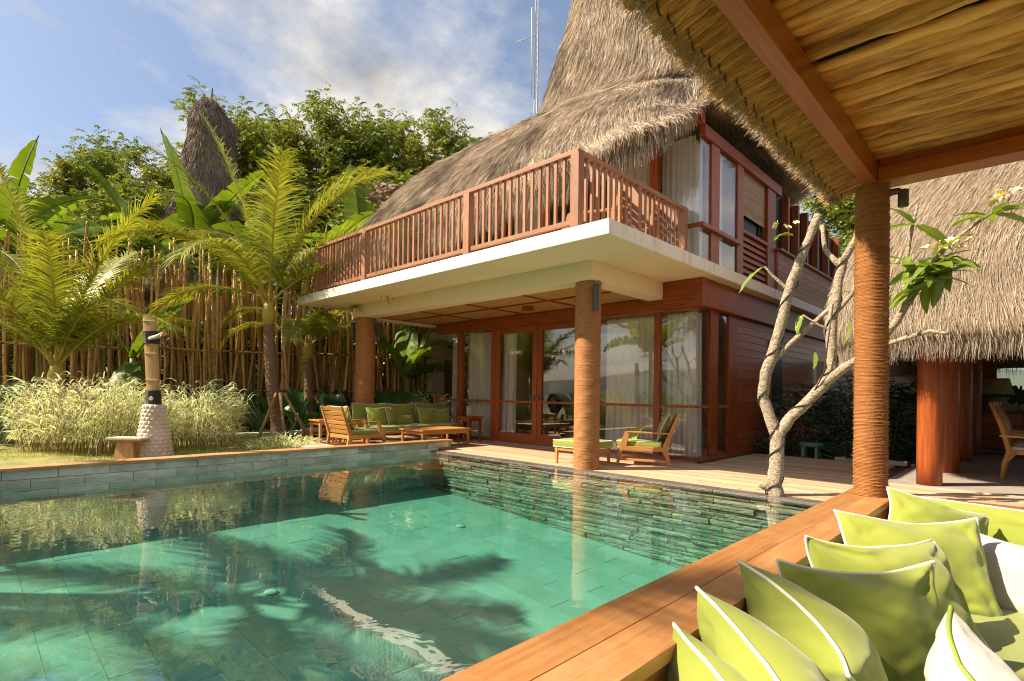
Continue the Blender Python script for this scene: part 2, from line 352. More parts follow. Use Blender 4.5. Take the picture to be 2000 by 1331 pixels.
nx = int((PX1-PX0)/tw+.5); ny = 9
ang = math.atan(.075)
for i in range(nx):
    for j in range(ny+1):
        y = PY0+(j+.5*(i % 2))*tl; x = PX0+(i+.5)*tw
        if y-tl*.5 > PY1-.1: continue
        y = min(y, PY1-tl/2)
        o = link('tile', base, None, pool, (x, y, zfl(y)+rnd.uniform(-.003, .004))); o.rotation_euler = (ang, 0, 0)
# left wall stones
wl = thing('pool_wall', None, None, (2, PY1, -.8), kind='structure')
stones = []
for k in range(5):
    b = MB(); L = .56; H = .108
    def fn(u, v, k=k): return (-L/2+.003+u*(L-.006), -.012*noise.noise((u*3+k*9, v*2, k))-.004*(1 if .05 < u < .95 else 0), .003+v*(H-.006))
    b.grid(fn, 7, 4, False); b.box(-L/2+.003, L/2-.003, .004, .05, .003, H-.003); me = b.mesh('stone'); me.materials.append(M['stone_tile']); stones.append(me)
for r_ in range(9):
    z = .162-.108*(r_+1)
    for i in range(21):
        x = PX0+.28+i*.56+(.28 if r_ % 2 else 0)
        if x+.28 > 7.84: continue
        link('stone', stones[rnd.randrange(5)], None, wl, (x, PY1-.015, z))
# deck side stacked slate
wr = thing('stacked_stone_wall', None, None, (PX1, 5, -1.2), kind='structure')
sl_m = []
for k in range(6):
    L = .60; H = .062; b = MB()
    def fn(u, v, k=k): return (-.022*abs(noise.noise((u*3.5+k*7, v*2, k)))-.006*math.sin(v*PI), -L/2+.004+(1-u)*(L-.008), .004+v*(H-.008))
    b.grid(fn, 9, 4, False); b.box(.004, .06, -L/2+.004, L/2-.004, .004, H-.004); me = b.mesh('slate'); me.materials.append(M['slate']); sl_m.append(me)
z = -.03
while z > -1.28:
    hs = rnd.uniform(.55, 1.35); z -= .062*hs; y = PY0-rnd.uniform(0, .4)
    while y < PY1-.02:
        ls = rnd.uniform(.45, 1.35); o = link('slate', sl_m[rnd.randrange(6)], None, wr, (PX1+.02+rnd.uniform(-.034, .012), y+.3*ls, z)); o.scale = (1, ls, hs); o.rotation_euler = (rnd.gauss(0, .012), 0, rnd.gauss(0, .02)); y += .6*ls
rim = thing('pool_rim', None, None, (7.4, 5, -.05), kind='structure')
for i in range(12):
    y0 = PY0-.15+i*.63
    if y0 > PY1-.02: break
    boxo('rim_slab', M['rim_stone'], rim, PX1-.02, PX1+.25, y0, min(y0+.626, PY1-.02), -.05, -.004+rnd.uniform(-.001, .001), .004)
cop = thing('pool_coping', None, None, (2, PY1, .15), kind='structure')
xs = [PX0-.2, -1.9, .45, 2.7, 4.95, 6.4, 7.86]
for a, b in zip(xs, xs[1:]):
    boxo('plank', M['copingwood'], cop, a+.002, b-.002, PY1-.05, PY1+.22, .162, .206+rnd.uniform(-.002, .002), .006)
w = MB().box(PX0-.05, PX1+.02, PY0-.03, PY1+.01, -2.0, -.016)
tag(w.build('water', M['water'], org=(0, 0, -.016)), kind='structure')
# pool fittings seen on the floor
for i, (x, y) in enumerate(((5.95, 6.2), (2.55, 5.55))):
    d = MB().lathe([(.07, 0), (.07, .012), (.05, .02), (.01, .022)], (0, 0, 0), 20).build('pool_drain', M['shell'], org=(0, 0, 0)); d.location = (x, y, zfl(y)+.004); d.rotation_euler = (ang, 0, 0)
    tag(d, ['round pale pool drain on the bright floor tiles below the round post', 'round pale pool drain among the palm shadows on the pool floor'][i], 'drain', 'pool drains')
d = MB().tube([(5.55+.09*math.cos(t*PI/8), 1.13+.0, -.12+.09*math.sin(t*PI/8)) for t in range(17)], .012, 6).build('pool_light_ring', M['shell'])
tag(d, 'white ring of a pool fitting just under the water by the timber ledge', 'pool fitting')
# deck boards
deck = thing('deck', None, None, (8.5, 6, -.03), kind='structure')
boxo('deck_base', M['soil'], deck, 7.5, 12.9, -2.6, 12.6, -.3, -.034)
bw = .142
def boards(x0, x1, y0, y1, seglen):
    x = x0
    while x < x1-.05:
        y = y0-rnd.random()*seglen*.7
        while y < y1:
            a, b = max(y, y0), min(y+seglen, y1)
            if b-a > .15: boxo('board', M['deckwood'], deck, x, x+bw-.006, a+.002, b-.002, -.03, rnd.uniform(-.0015, .0015), .003)
            y += seglen
        x += bw
boards(7.535, 9.85, -2.5, 12.5, 3.2)
boards(9.85, 12.7, 1.75, 4.1, 2.6)
boards(5.5, 7.53, 8.75, 12.5, 2.4)
# lawn
def lawnz(x, y): return .10+.035*noise.noise((x*.5, y*.5, 0))+.02*noise.noise((x*2, y*2, 3))
lw = MB()
lw.grid(lambda u, v: (-14+u*19.5, PY1+.2+v*22, lawnz(-14+u*19.5, PY1+.2+v*22)), 60, 60)
lw.grid(lambda u, v: (5.5+u*12, 12.5+v*18, lawnz(5.5+u*12, 12.5+v*18)-.02), 30, 40)
tag(lw.build('lawn', M['lawnmat'], org=(0, 0, 0)), kind='structure')
n = 26000
gx = npr.uniform(-2, 7.5, n); gy = PY1+.24+npr.uniform(0, 1, n)**1.4*6.5
keep = ~((gx > 5.45) & (gy < 12.5)) & (np.array([noise.noise((x*.7, y*.7, 5)) for x, y in zip(gx, gy)]) > -.15)
gx, gy = gx[keep], gy[keep]; n = len(gx)
gz = np.array([lawnz(x, y) for x, y in zip(gx, gy)])
o = strands('grass', np.stack([gx, gy, gz-.01], 1), np.stack([npr.normal(0, .025, n), npr.normal(0, .025, n), npr.uniform(.025, .075, n)], 1), .008, M['grassblade'], taper=.1)
tag(o, 'short yellow green lawn grass behind the pool coping', 'grass', kind='stuff')
path = thing('garden_path', None, None, (6.4, 13.2, .1), kind='structure')
for i in range(6):
    x = 4.2+i*.72
    boxo('paver', M['paver'], path, x, x+.7, 12.95+.02*i, 13.45+.02*i, .05, .135+rnd.uniform(-.004, .004), .01)
for x, y in ((5.0, 8.95), (5.02, 9.6)):
    boxo('paver', M['paver'], path, x-.1, x+.46, y, y+.6, .05, .15, .01)

# ------------------------------------------------------------------ villa
XG, YG = 9.95, 4.2
villa = thing('villa', 'two storey timber and glass villa with balcony and tall shaggy thatched roof', 'house', (12.5, 8, 0))
boxo('balcony_slab', M['cream_dirty'], villa, 6.35, 21, 3.86, 12.6, 3.34, 3.55, .012)
boxo('slab_soffit', M['cream'], villa, 6.38, 20.9, 3.89, 12.57, 3.3375, 3.345)
boxo('beam', M['cream'], villa, 7.4, 7.78, 4.8, 11.74, 3.03, 3.338, .008)
boxo('beam', M['cream'], villa, 7.782, XG+.25, 4.8, 5.14, 3.03, 3.337, .008)
boxo('beam', M['cream'], villa, 7.782, XG+.25, 11.45, 11.738, 3.03, 3.337, .008)
ceil = boxo('portico_ceiling', M['interior_dark'], villa, 7.78, XG+.2, 5.14, 11.45, 3.13, 3.3)
xsB = [7.80, 8.80, XG-.01]; ysB = [5.16, 6.72, 8.28, 9.84, 11.43]
for a, b in zip(xsB, xsB[1:]):
    for c, d in zip(ysB, ysB[1:]):
        boxo('ceiling_panel', M['mat_ceiling'], ceil, a+.03, b-.03, c+.03, d-.03, 3.095, 3.125)
for x in xsB: boxo('batten', M['redwood_y'], ceil, x-.032, x+.032, 5.142, 11.448, 3.07, 3.129)
for y in ysB: boxo('batten', M['redwood_x'], ceil, 7.782, XG, y-.032, y+.032, 3.074, 3.1285)
boxo('ceiling_light', M['redwood_x'], ceil, 9.05, 9.2, 7.4, 7.62, 3.0, 3.07)
def rope_column(parent, name, c, r, z0, z1, dia=.017, seg=28):
    prof = []; z = z0; k = 0
    while z < z1:
        j = rnd.uniform(-.003, .003)
        prof += [(r-.006+j*.4, z), (r+j+.003, z+dia*.35), (r+j+.003, z+dia*.65)]; z += dia
    prof.append((r-.006, z1)); b = MB().lathe(prof, (c[0], c[1], 0), seg)
    col = b.build(name, M['rope'], parent)
    n = int((z1-z0)*1500); a = npr.uniform(0, 2*PI, n); zz_ = npr.uniform(z0, z1, n)
    P = np.stack([c[0]+(r)*np.cos(a), c[1]+r*np.sin(a), zz_], 1)
    Dv = np.stack([np.cos(a)*.012-np.sin(a)*npr.normal(0, .025, n), np.sin(a)*.012+np.cos(a)*npr.normal(0, .025, n), npr.normal(0, .006, n)], 1)
    strands('rope_fibres', P, Dv, .0018, M['rope'], col, tuple(WLD[col.name]))
    return col
c2 = rope_column(villa, 'rope_wrapped_column', (7.62, 5.0), .205, -.03, 3.03)
cl = rope_column(villa, 'rope_wrapped_column', (7.62, 11.48), .25, -.03, 3.03)
def sconce(parent, c, dx, dy, z0, z1, r=.045):
    b = MB().lathe([(r*.9, z0), (r, z0+.01), (r, z1-.01), (r*.9, z1)], (c[0]+dx, c[1]+dy, 0), 16)
    s = b.build('wall_light', M['darkmetal'], parent)
    MB().tube([(c[0]+dx*.7, c[1]+dy*.7, (z0+z1)/2), (c[0]+dx, c[1]+dy, (z0+z1)/2)], .02, 8).build('bracket', M['darkmetal'], s)
sconce(c2, (7.62, 5.0), -.13, -.23, 2.54, 2.96)
sconce(cl, (7.62, 11.48), -.22, .24, 2.5, 2.93, .055); sconce(cl, (7.62, 11.48), .24, -.24, 2.45, 2.9, .055)
# interior
boxo('interior_floor', M['concrete'], villa, XG-.06, 16.5, YG+.02, 11.4, -.03, .02)
boxo('interior_wall', M['interior_wall'], villa, 14.0, 14.2, YG+.1, 11.4, .02, 3.33)
boxo('interior_wall', M['interior_dark'], villa, 13.3, 13.98, 7.2, 10.4, .02, 2.9)
boxo('interior_wall', M['plaster'], villa, XG+1.3, 16.5, 11.3, 11.5, .02, 3.33)
boxo('interior_ceiling', M['cream'], villa, XG+.02, 16.4, YG+.1, 11.3, 3.1, 3.325)
# ground floor facade
fac = boxo('facade_head', M['redwood_y'], villa, XG-.06, XG+.08, YG-.02, 11.4, 2.80, 3.07, .006)
boxo('facade_sill', M['redwood_y'], villa, XG-.05, XG+.07, YG-.02, 11.4, .0, .085, .005)
boxo('corner_header', M['redwood_y'], villa, XG-.16, XG+.1, YG-.14, 4.798, 2.83, 3.336, .006)
boxo('side_header', M['redwood_x'], villa, XG+.1, 20.6, YG-.14, YG+.08, 2.832, 3.335, .006)
posts = [(10.36, 10.54), (9.16, 9.30), (6.28, 6.42), (4.90, 5.02)]
for a, b in posts: boxo('post', M['redwood_z'], villa, XG-.05, XG+.08, a, b, .085, 2.80, .005)
bays = [(YG+.0, 4.90, 1), (5.02, 6.28, 1), (9.30, 10.36, 1), (10.54, 11.4, 1)]
for a, b, _ in bays:
    boxo('mid_rail', M['redwood_y'], villa, XG-.045, XG+.05, a, b, .985, 1.035, .004)
    boxo('glass_pane', M['glass'], villa, XG-.004, XG+.004, a+.002, b-.002, .085, .985)
    boxo('glass_pane', M['glass'], villa, XG-.004, XG+.004, a+.002, b-.002, 1.035, 2.80)
for y0, y1, hy in ((6.42, 7.85, 7.78), (7.862, 9.16, 7.93)):
    d = MB().box(XG-.04, XG+.04, y0, y0+.13, .02, 2.795).box(XG-.04, XG+.04, y1-.13, y1, .02, 2.795).box(XG-.038, XG+.038, y0+.13, y1-.13, 2.66, 2.795).box(XG-.038, XG+.038, y0+.13, y1-.13, .02, .26).box(XG-.03, XG+.03, y0+.13, y1-.13, .985, 1.035)
    dr = d.build('door', M['redwood_z'], villa, .005)
    boxo('glass_pane', M['glass'], dr, XG-.004, XG+.004, y0+.128, y1-.128, .26, .986)
    boxo('glass_pane', M['glass'], dr, XG-.004, XG+.004, y0+.128, y1-.128, 1.034, 2.66)
    k = MB().lathe([(.04, 0), (.045, .012), (.025, .02), (.025, .045), (.04, .055), (.03, .07)], (0, 0, 0), 16)
    k.v = [(XG-.04-z, hy+x, 1.1+y) for x, y, z in k.v]; k.build('door_knob', M['bronze'], dr)
# side wall ground floor
boxo('side_sill', M['redwood_x'], villa, XG+.08, 11.8, YG-.03, YG+.05, .0, .085, .005)
for a, b in ((10.45, 10.80), (11.32, 11.80)): boxo('post', M['redwood_z'], villa, a, b, YG-.03, YG+.07, .085, 2.832, .005)
for a, b in ((XG+.005, 10.45), (10.80, 11.32)):
    boxo('glass_pane', M['glass'], villa, a, b, YG-.004, YG+.004, .085, 2.832)
    boxo('mid_rail', M['redwood_x'], villa, a, b, YG-.045, YG-.006, .985, 1.035, .004)
for i in range(18):
    boxo('cladding_board', M['redwood_x'], villa, 11.802, 20.6, YG-.02-rnd.uniform(0, .004), YG+.03, .02+i*.156, .02+i*.156+.152, .004)
boxo('window', M['redwood_z'], villa, 13.7, 14.6, YG-.06, YG-.025, 1.0, 2.5, .005)
boxo('window', M['black'], villa, 13.8, 14.5, YG-.068, YG-.061, 1.1, 2.4)
# upper floor
UZ = 3.55
boxo('upper_back_wall', M['interior_wall'], villa, 13.2, 13.3, YG+.1, 11.3, UZ, 6.4)
boxo('upper_sill', M['redwood_y'], villa, XG-.05, XG+.06, YG, 11.3, UZ, UZ+.07)
for a, b in ((4.98, 5.14), (6.3, 6.45), (7.6, 7.75), (8.9, 9.05), (10.2, 10.35), (11.2, 11.35)): boxo('post', M['redwood_z'], villa, XG-.06, XG+.08, a, b, UZ+.07, 6.2, .005)
prev = YG
for a, b in ((4.98, 5.14), (6.3, 6.45), (7.6, 7.75), (8.9, 9.05), (10.2, 10.35), (11.2, 11.35)):
    boxo('glass_pane', M['glass'], villa, XG-.004, XG+.004, prev+.003, a, UZ+.07, 6.2)
    boxo('mid_rail', M['redwood_y'], villa, XG-.08, XG-.006, prev if prev > YG else YG-.1, a, 4.29, 4.36, .004); prev = b
boxo('upper_header', M['redwood_y'], villa, XG-.06, XG+.1, YG-.05, 11.35, 6.2, 6.45)
boxo('upper_header', M['redwood_x'], villa, XG+.1, 14.4, YG-.06, YG+.06, 5.98, 6.2, .005)
boxo('mid_rail', M['redwood_x'], villa, XG-.006, 11.75, YG-.1, YG-.006, 4.29, 4.36, .004)
for a, b in ((10.42, 10.80), (11.72, 12.05)): boxo('post', M['redwood_z'], villa, a, b, YG-.03, YG+.09, UZ, 5.98, .005)
for a, b in ((XG+.005, 10.42), (10.80, 11.72)): boxo('glass_pane', M['glass'], villa, a, b, YG-.004, YG+.004, UZ, 5.98)
for i in range(8): 
    o = MB().bar((12.05, YG+.02, UZ+.06+i*.135), (13.55, YG+.02, UZ+.06+i*.135), .02, .13, (0, .35, 1)).build('louver', M['redwood_x'], villa)
boxo('sill_rail', M['redwood_x'], villa, 12.05, 13.55, YG-.03, YG+.06, UZ+1.09, UZ+1.16, .005)
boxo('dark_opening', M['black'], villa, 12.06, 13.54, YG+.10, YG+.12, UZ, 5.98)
for i in range(26): boxo('blind_slat', M['bamboo_rail'], villa, 12.1, 13.5, YG+.03, YG+.045, 5.05+i*.036, 5.05+i*.036+.031)
boxo('post', M['redwood_z'], villa, 13.55, 14.1, YG-.03, YG+.12, UZ, 6.2, .006)
for i in range(7): boxo('bay_board', M['railwood_x'], villa, 14.1, 20.5, YG-.08-rnd.uniform(0, .004), YG-.02, UZ+.02+i*.15, UZ+.02+i*.15+.146, .004)
boxo('bay_sill', M['redwood_x'], villa, 14.05, 20.55, YG-.16, YG+.02, UZ+1.075, UZ+1.13, .005)
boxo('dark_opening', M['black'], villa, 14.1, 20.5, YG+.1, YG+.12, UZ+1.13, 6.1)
for x in (14.9, 15.7, 16.5, 17.5, 18.6, 19.8): boxo('post', M['redwood_z'], villa, x, x+.12, YG-.06, YG+.09, UZ+1.13, 6.1)
# balcony rail
RX, RY = 6.42, 4.42
rail = boxo('balcony_rail', M['railwood_y'], villa, RX-.05, RX+.05, RY-.05, 11.78, 4.585, 4.655, .006)
boxo('rail_cap', M['railwood_x'], rail, RX+.05, XG-.06, RY-.05, RY+.05, 4.584, 4.654, .006)
boxo('bottom_rail', M['railwood_y'], rail, RX-.03, RX+.03, RY-.02, 11.74, 3.60, 3.67, .005)
boxo('bottom_rail', M['railwood_x'], rail, RX+.03, XG-.06, RY-.03, RY+.03, 3.601, 3.669, .005)
pys = [4.42, 6.6, 9.72, 11.73]
for y in pys: boxo('rail_post', M['railwood_z'], rail, RX-.065, RX+.065, y-.07, y+.07, 3.552, 4.583, .005)
for x in (8.1, 9.78): boxo('rail_post', M['railwood_z'], rail, x-.06, x+.06, RY-.06, RY+.06, 3.552, 4.582, .005)
bal = MB().box(-.02, .02, -.024, .024, 0, .915).mesh('baluster'); bal.materials.append(M['railwood_z'])
for a, b, nb in zip(pys, pys[1:], (13, 18, 14)):
    for i in range(nb):
        y = a+.07+(b-a-.14)*(i+1)/(nb+1); o = link('baluster', bal, None, rail, (RX, y, 3.67)); bev(o, .003, 1)
for a, b, nb in ((RX, 8.1, 9), (8.1, 9.78, 9)):
    for i in range(nb):
        x = a+.07+(b-a-.14)*(i+1)/(nb+1); o = link('baluster', bal, None, rail, (x, RY, 3.67)); o.rotation_euler = (0, 0, PI/2); bev(o, .003, 1)
# curtains: folded cloth, each its own thing
def curtain(p0, p1, z0, z1, folds, amp, label, flare=0, group='house curtains'):
    p0, p1 = Vector((*p0, 0)), Vector((*p1, 0)); d = p1-p0; nrm = Vector((-d.y, d.x, 0)).normalized(); ph = rnd.uniform(0, 9)
    def fn(u, v):
        z = z1+(z0-z1)*v; uu = u+.02*math.sin(v*3+ph)*v
        a = amp*(.5+.7*v)*math.sin(uu*folds*2*PI+ph+.8*math.sin(u*7+ph))+amp*.5*math.sin(uu*folds*4.7+ph*2)
        uu = uu*(1+flare*v*v)
        return p0+d*uu+nrm*a+Vector((0, 0, z))
    o = MB().grid(fn, max(30, folds*10), 14).build('curtain', M['curtain'])
    return tag(o, label, 'curtain', group)
XC = XG+.2
curtain((XC, 4.35), (XC, 4.88), .06, 2.78, 5, .035, 'white curtain behind the glass at the ground floor corner, facing the pool')
curtain((XC, 5.06), (XC, 6.2), .06, 2.78, 9, .03, 'wide sheer white curtain behind the teak armchair')
curtain((XC, 8.72), (XC, 9.1), .06, 2.76, 3, .05, 'narrow white curtain flaring at its foot inside the glass door', .35)
curtain((XC, 9.36), (XC, 10.3), .06, 2.78, 7, .04, 'white curtain behind the glass beside the dark side table')
curtain((XC, 10.5), (XC, 10.95), .06, 2.7, 3, .04, 'white curtain at the far end of the glass front by the sofa')
curtain((XC, YG+.15), (10.42, YG+.15), .06, 2.78, 3, .03, 'pale curtain on the shaded side of the ground floor glass corner')
curtain((10.85, YG+.15), (11.25, YG+.15), .06, 2.78, 3, .035, 'white curtain in the tall window beside the red timber wall')
curtain((XC, 4.35), (XC, 5.0), UZ+.08, 6.1, 6, .03, 'cream curtain in the upstairs corner window behind the balcony rail')
curtain((XC, 5.18), (XC, 6.2), UZ+.08, 6.1, 7, .03, 'cream curtain upstairs half hidden under the thatch fringe')
curtain((XC, 7.8), (XC, 8.8), UZ+.08, 6.1, 7, .03, 'cream curtain upstairs seen between the middle balusters')
curtain((XC, YG+.15), (10.4, YG+.15), UZ+.08, 6.0, 3, .03, 'cream curtain on the side pane of the upstairs corner')
curtain((10.85, YG+.15), (11.3, YG+.15), UZ+.08, 6.0, 3, .03, 'narrow cream curtain in the upstairs side window')
# thatch roofs as lofted rings of rounded rectangles
def ring_pts(r, t):
    cx_, cy_, hx, hy, z, n = r; c, s = np.cos(t), np.sin(t)
    return np.stack([cx_+hx*np.sign(c)*np.abs(c)**(2/n), cy_+hy*np.sign(s)*np.abs(s)**(2/n), np.full_like(t, z)], -1)
def thatch_roof(name, parent, keys, nst, mats, hem_n, hem_len, wid, length, tsel=None, bumps=.06, zfringe=0, hemf=None):
    K = np.array(keys, float); s = np.linspace(0, len(K)-1, (len(K)-1)*5+1)
    i0 = np.clip(s.astype(int), 0, len(K)-2); fr = (s-i0)[:, None]
    def at(i): return K[np.clip(i, 0, len(K)-1)]
    a, b, c, d = at(i0-1), at(i0), at(i0+1), at(i0+2)
    RG = .5*((2*b)+(-a+c)*fr+(2*a-5*b+4*c-d)*fr**2+(-a+3*b-3*c+d)*fr**3)
    nt_ = 120; t = np.linspace(0, 2*PI, nt_, endpoint=False); G = np.stack([ring_pts(r, t) for r in RG])
    for i in range(G.shape[0]):
        for j in range(nt_):
            p = G[i, j]; k = noise.noise((p[0]*.9, p[1]*.9, p[2]*.7)); G[i, j, :2] += (p[:2]-RG[i, :2])/(np.linalg.norm(p[:2]-RG[i, :2])+1e-6)*k*bumps
            if hemf is not None: G[i, j, 2] += hemf(p[0], p[1])*max(0, 1-i/14)**1.2
            if i == 0: G[i, j, 2] += .06*noise.noise((p[0]*1.7, p[1]*1.7, 4))
    nr = len(G); F = [(i*nt_+j, i*nt_+(j+1) % nt_, (i+1)*nt_+(j+1) % nt_, (i+1)*nt_+j) for i in range(nr-1) for j in range(nt_)]
    org = (K[0][0], K[0][1], K[0][4])
    ro = link(name, mesh_np(name, G.reshape(-1, 3)-np.array(org), F, True), M[mats[1]], parent, org)
    # strands on the surface
    A = np.zeros((nr-1, nt_))
    E1 = np.roll(G, -1, 1)-G; E2 = G[1:]-G[:-1]
    A = np.linalg.norm(np.cross(E1[:-1], E2), axis=2)
    if tsel is not None: A = A*tsel(t)[None, :]
    pr_ = (A/A.sum()).ravel(); idx = npr.choice(pr_.size, nst, p=pr_); ii, jj = idx//nt_, idx % nt_
    u, v = npr.random(nst)[:, None], npr.random(nst)[:, None]; j2 = (jj+1) % nt_
    P = (G[ii, jj]*(1-u)+G[ii, j2]*u)*(1-v)+(G[ii+1, jj]*(1-u)+G[ii+1, j2]*u)*v
    down = -(G[ii+1, jj]-G[ii, jj]); down /= np.linalg.norm(down, axis=1, keepdims=True)+1e-9
    tang = G[ii, j2]-G[ii, jj]; tang /= np.linalg.norm(tang, axis=1, keepdims=True)+1e-9
    nrm = np.cross(tang, -down); nrm /= np.linalg.norm(nrm, axis=1, keepdims=True)+1e-9
    L = npr.uniform(.5, 1.1, nst)[:, None]*length
    clump = np.array([noise.noise((p[0]*1.6, p[1]*1.6, p[2]*1.1)) for p in P])[:, None]
    Dv = (down+tang*(npr.normal(0, .085, nst)[:, None]+clump*.2)+nrm*(npr.normal(.05, .06, nst)[:, None]))*L
    strands('thatch_straw', P+nrm*.012, Dv, wid*npr.uniform(.6, 1.3, nst), M[mats[0]], ro, org, bend=.06, segs=1, side=None)
    # hem fringe
    wj = np.linalg.norm(E1[0], axis=1)*(tsel(t) if tsel is not None else 1); wj = wj/wj.sum()
    jj = npr.choice(nt_, hem_n, p=wj); u = npr.random(hem_n)[:, None]; v = npr.random(hem_n)[:, None]**1.5*1.6
    rr = np.minimum(v.astype(int), 1)[:, 0]; P0 = G[0, jj]*(1-u)+G[0, (jj+1) % nt_]*u; P1 = G[2, jj]*(1-u)+G[2, (jj+1) % nt_]*u
    P = P0*(1-v*.6)+P1*v*.6; inw = np.array([K[0][0], K[0][1]])-P0[:, :2]; inw /= np.linalg.norm(inw, axis=1, keepdims=True)
    P[:, :2] += inw*npr.uniform(-.01, .22, hem_n)[:, None]
    Dv = np.stack([npr.normal(0, .05, hem_n)-inw[:, 0]*.10, npr.normal(0, .05, hem_n)-inw[:, 1]*.10, -np.ones(hem_n)], 1)*(npr.uniform(.35, 1.0, hem_n)**1.2*hem_len)[:, None]
    Dv[:, 2] *= (1+zfringe*np.array([noise.noise((p[0]*2.2, p[1]*2.2, 1)) for p in P]))
    strands('thatch_fringe', P, Dv, wid*npr.uniform(.5, 1.1, hem_n), M[mats[0]], ro, org, bend=.05)
    return ro
front = lambda t: np.where((np.cos(t) < .35) | (np.sin(t) < -.3), 1.0, .12)
def sst(a, b, x): t = min(1, max(0, (x-a)/(b-a))); return t*t*(3-2*t)
def hemv(x, y): return -.35*sst(6, 10, y)+.65*(1-sst(3.9, 6.4, y))+1.15*(1-sst(4.6, 5.6, y))*sst(8.9, 10.2, x)
thatch_roof('thatched_roof', villa, [
    (12.9, 9.5, 4.45, 5.7, 5.32, 5), (12.9, 9.5, 4.52, 5.8, 5.6, 5), (12.9, 9.5, 4.2, 5.5, 6.15, 4.5), (12.9, 9.4, 3.6, 5.1, 6.95, 4.2),
    (12.9, 9.3, 3.0, 4.9, 7.5, 4), (12.9, 9.2, 2.6, 4.6, 7.86, 4), (12.9, 7.1, 2.4, 2.65, 8.02, 4.2), (12.9, 6.75, 2.3, 2.3, 8.4, 4.2), (12.9, 6.65, 2.2, 2.05, 9.2, 4), (12.9, 6.6, 2.0, 1.75, 10.6, 3.6), (12.9, 6.6, 1.6, 1.35, 12.6, 3), (12.9, 6.6, 1.0, .85, 14.8, 2.5), (12.9, 6.6, .25, .2, 15.6, 2)],
    170000, ('thatch', 'thatch_base'), 26000, .5, .0095, .42, front, .16, .5, hemv)
# ------------------------------------------------------------------ cushions
def pillow_mesh(w, h, t, seed, pipe=.007, n=26, pinch=.06, wr=1.0):
    """local: x across, z up, y normal; centred"""
    rs = random.Random(seed); o1, o2 = rs.uniform(0, 50), rs.uniform(0, 50)
    def outline(u, v):
        x = w/2*u*(1-pinch*(1-v*v)*abs(u)**2); z = h/2*v*(1-pinch*(1-u*u)*abs(v)**2)
        x += .010*noise.noise((u*1.5+o1, v*1.5, 1)); z += .012*noise.noise((u*1.5, v*1.5+o2, 2)); return x, z
    cn_ = [rs.uniform(-1, 1)*.045 for _ in range(4)]; cv_ = rs.uniform(-.05, .05); sg_ = rs.uniform(.02, .05)
    def flop(u, v):
        w4 = ((1-u)*(1-v)/4, (1+u)*(1-v)/4, (1+u)*(1+v)/4, (1-u)*(1+v)/4); far = min(1, (u*u+v*v)/2)**2
        return sum(a*b for a, b in zip(w4, cn_))*far*1.6+cv_*(u*u-.4), -sg_*(1-u*u)*max(0, v)-.02*far*max(0, v)
    def pt(u, v, s):
        x, z = outline(u, v); fy, fz = flop(u, v); z += fz; e = max(0, (1-u*u)*(1-v*v)); th = t/2*e**.5*(1+.18*noise.noise((u*1.3+o2, v*1.3+o1, s)))
        edge = max(abs(u), abs(v)); am = .016*wr
        cu, cv = (1 if u > 0 else -1), (1 if v > 0 else -1); dd = math.hypot(u-cu, v-cv); aa = math.atan2(v-cv, u-cu)
        th += am*math.sin(aa*8+o1*cu+o2*cv)*math.exp(-dd*2.2)*min(1, e*8)
        q1 = u*.8+v*.6; q2 = -u*.6+v*.8
        th += am*.5*noise.noise((u*1.8+o1, v*1.8, s*3+o2))*min(1, e*5)
        th -= am*1.1*max(0, 1-abs(noise.noise((q1*3.2+o1, q2*.7+o2, s*5)))*7)*min(1, e*4)*(.25+edge)
        th -= am*.8*max(0, 1-abs(noise.noise((q1*.8+o2, q2*3.6+o1, s*9)))*8)*min(1, e*4)*(.25+edge)
        return (x, s*max(th, 0)+fy, z)
    # finer sampling at edges
    def sp(k): a = -1+2*k/(n-1); return math.sin(a*PI/2)*.75+a*.25
    us = [sp(k) for k in range(n)]
    b = MB()
    for s in (-1, 1):
        vv = [pt(u, v, s) for v in us for u in us]
        ff = [(j*n+i, j*n+i+1, (j+1)*n+i+1, (j+1)*n+i) for j in range(n-1) for i in range(n-1)]
        if s > 0: ff = [f[::-1] for f in ff]
        b.add(vv, ff, True)
    path = []
    seq = [(u, -1) for u in us]+[(1, v) for v in us[1:]]+[(u, 1) for u in us[::-1][1:]]+[(-1, v) for v in us[::-1][1:]]
    for u, v in seq:
        x, z = outline(u, v); fy, fz = flop(u, v); path.append((x, fy+.004*noise.noise((u*3+o1, v*3, 8)), z+fz))
    pb = MB().tube(path, pipe, 6)
    return b, pb
def weld(o):
    m = o.modifiers.new('weld', 'WELD'); m.merge_threshold = .0006
    s = o.modifiers.new('sub', 'SUBSURF'); s.levels = 1; s.render_levels = 1
def cushion(T1, T2, down, h, t, fab, pip, label, seed, name='cushion', group=None, pinch=.075, pipe=.007, cat='cushion', wr=1.0):
    T1, T2 = Vector(T1), Vector(T2); ex = (T2-T1); w = ex.length*1.02; ex.normalize()
    dn = Vector(down); dn = (dn-ex*dn.dot(ex)).normalized(); ez = -dn; ey = ez.cross(ex)
    c = (T1+T2)/2+dn*h/2
    mw = Matrix(((ex.x, ey.x, ez.x), (ex.y, ey.y, ez.y), (ex.z, ey.z, ez.z)))
    b, pb = pillow_mesh(w, h, t, seed, pipe, pinch=pinch, wr=wr)
    e = thing(name, label, cat, (0, 0, 0), group)
    o = link('cover', b.mesh('cover'), M[fab], e); weld(o); p = link('piping', pb.mesh('piping'), M[pip], e)
    e.location = c; e.rotation_euler = mw.to_euler(); WLD[e.name] = c
    return e
G1 = 'cushions on the pool lounge'
cushion((1.74, .80, .475), (1.38, .40, .42), (.2, -.25, -.95), .50, .30, 'fabric', 'piping', 'green cushion at the bottom edge, lowest of the row along the ledge', 11, group=G1)
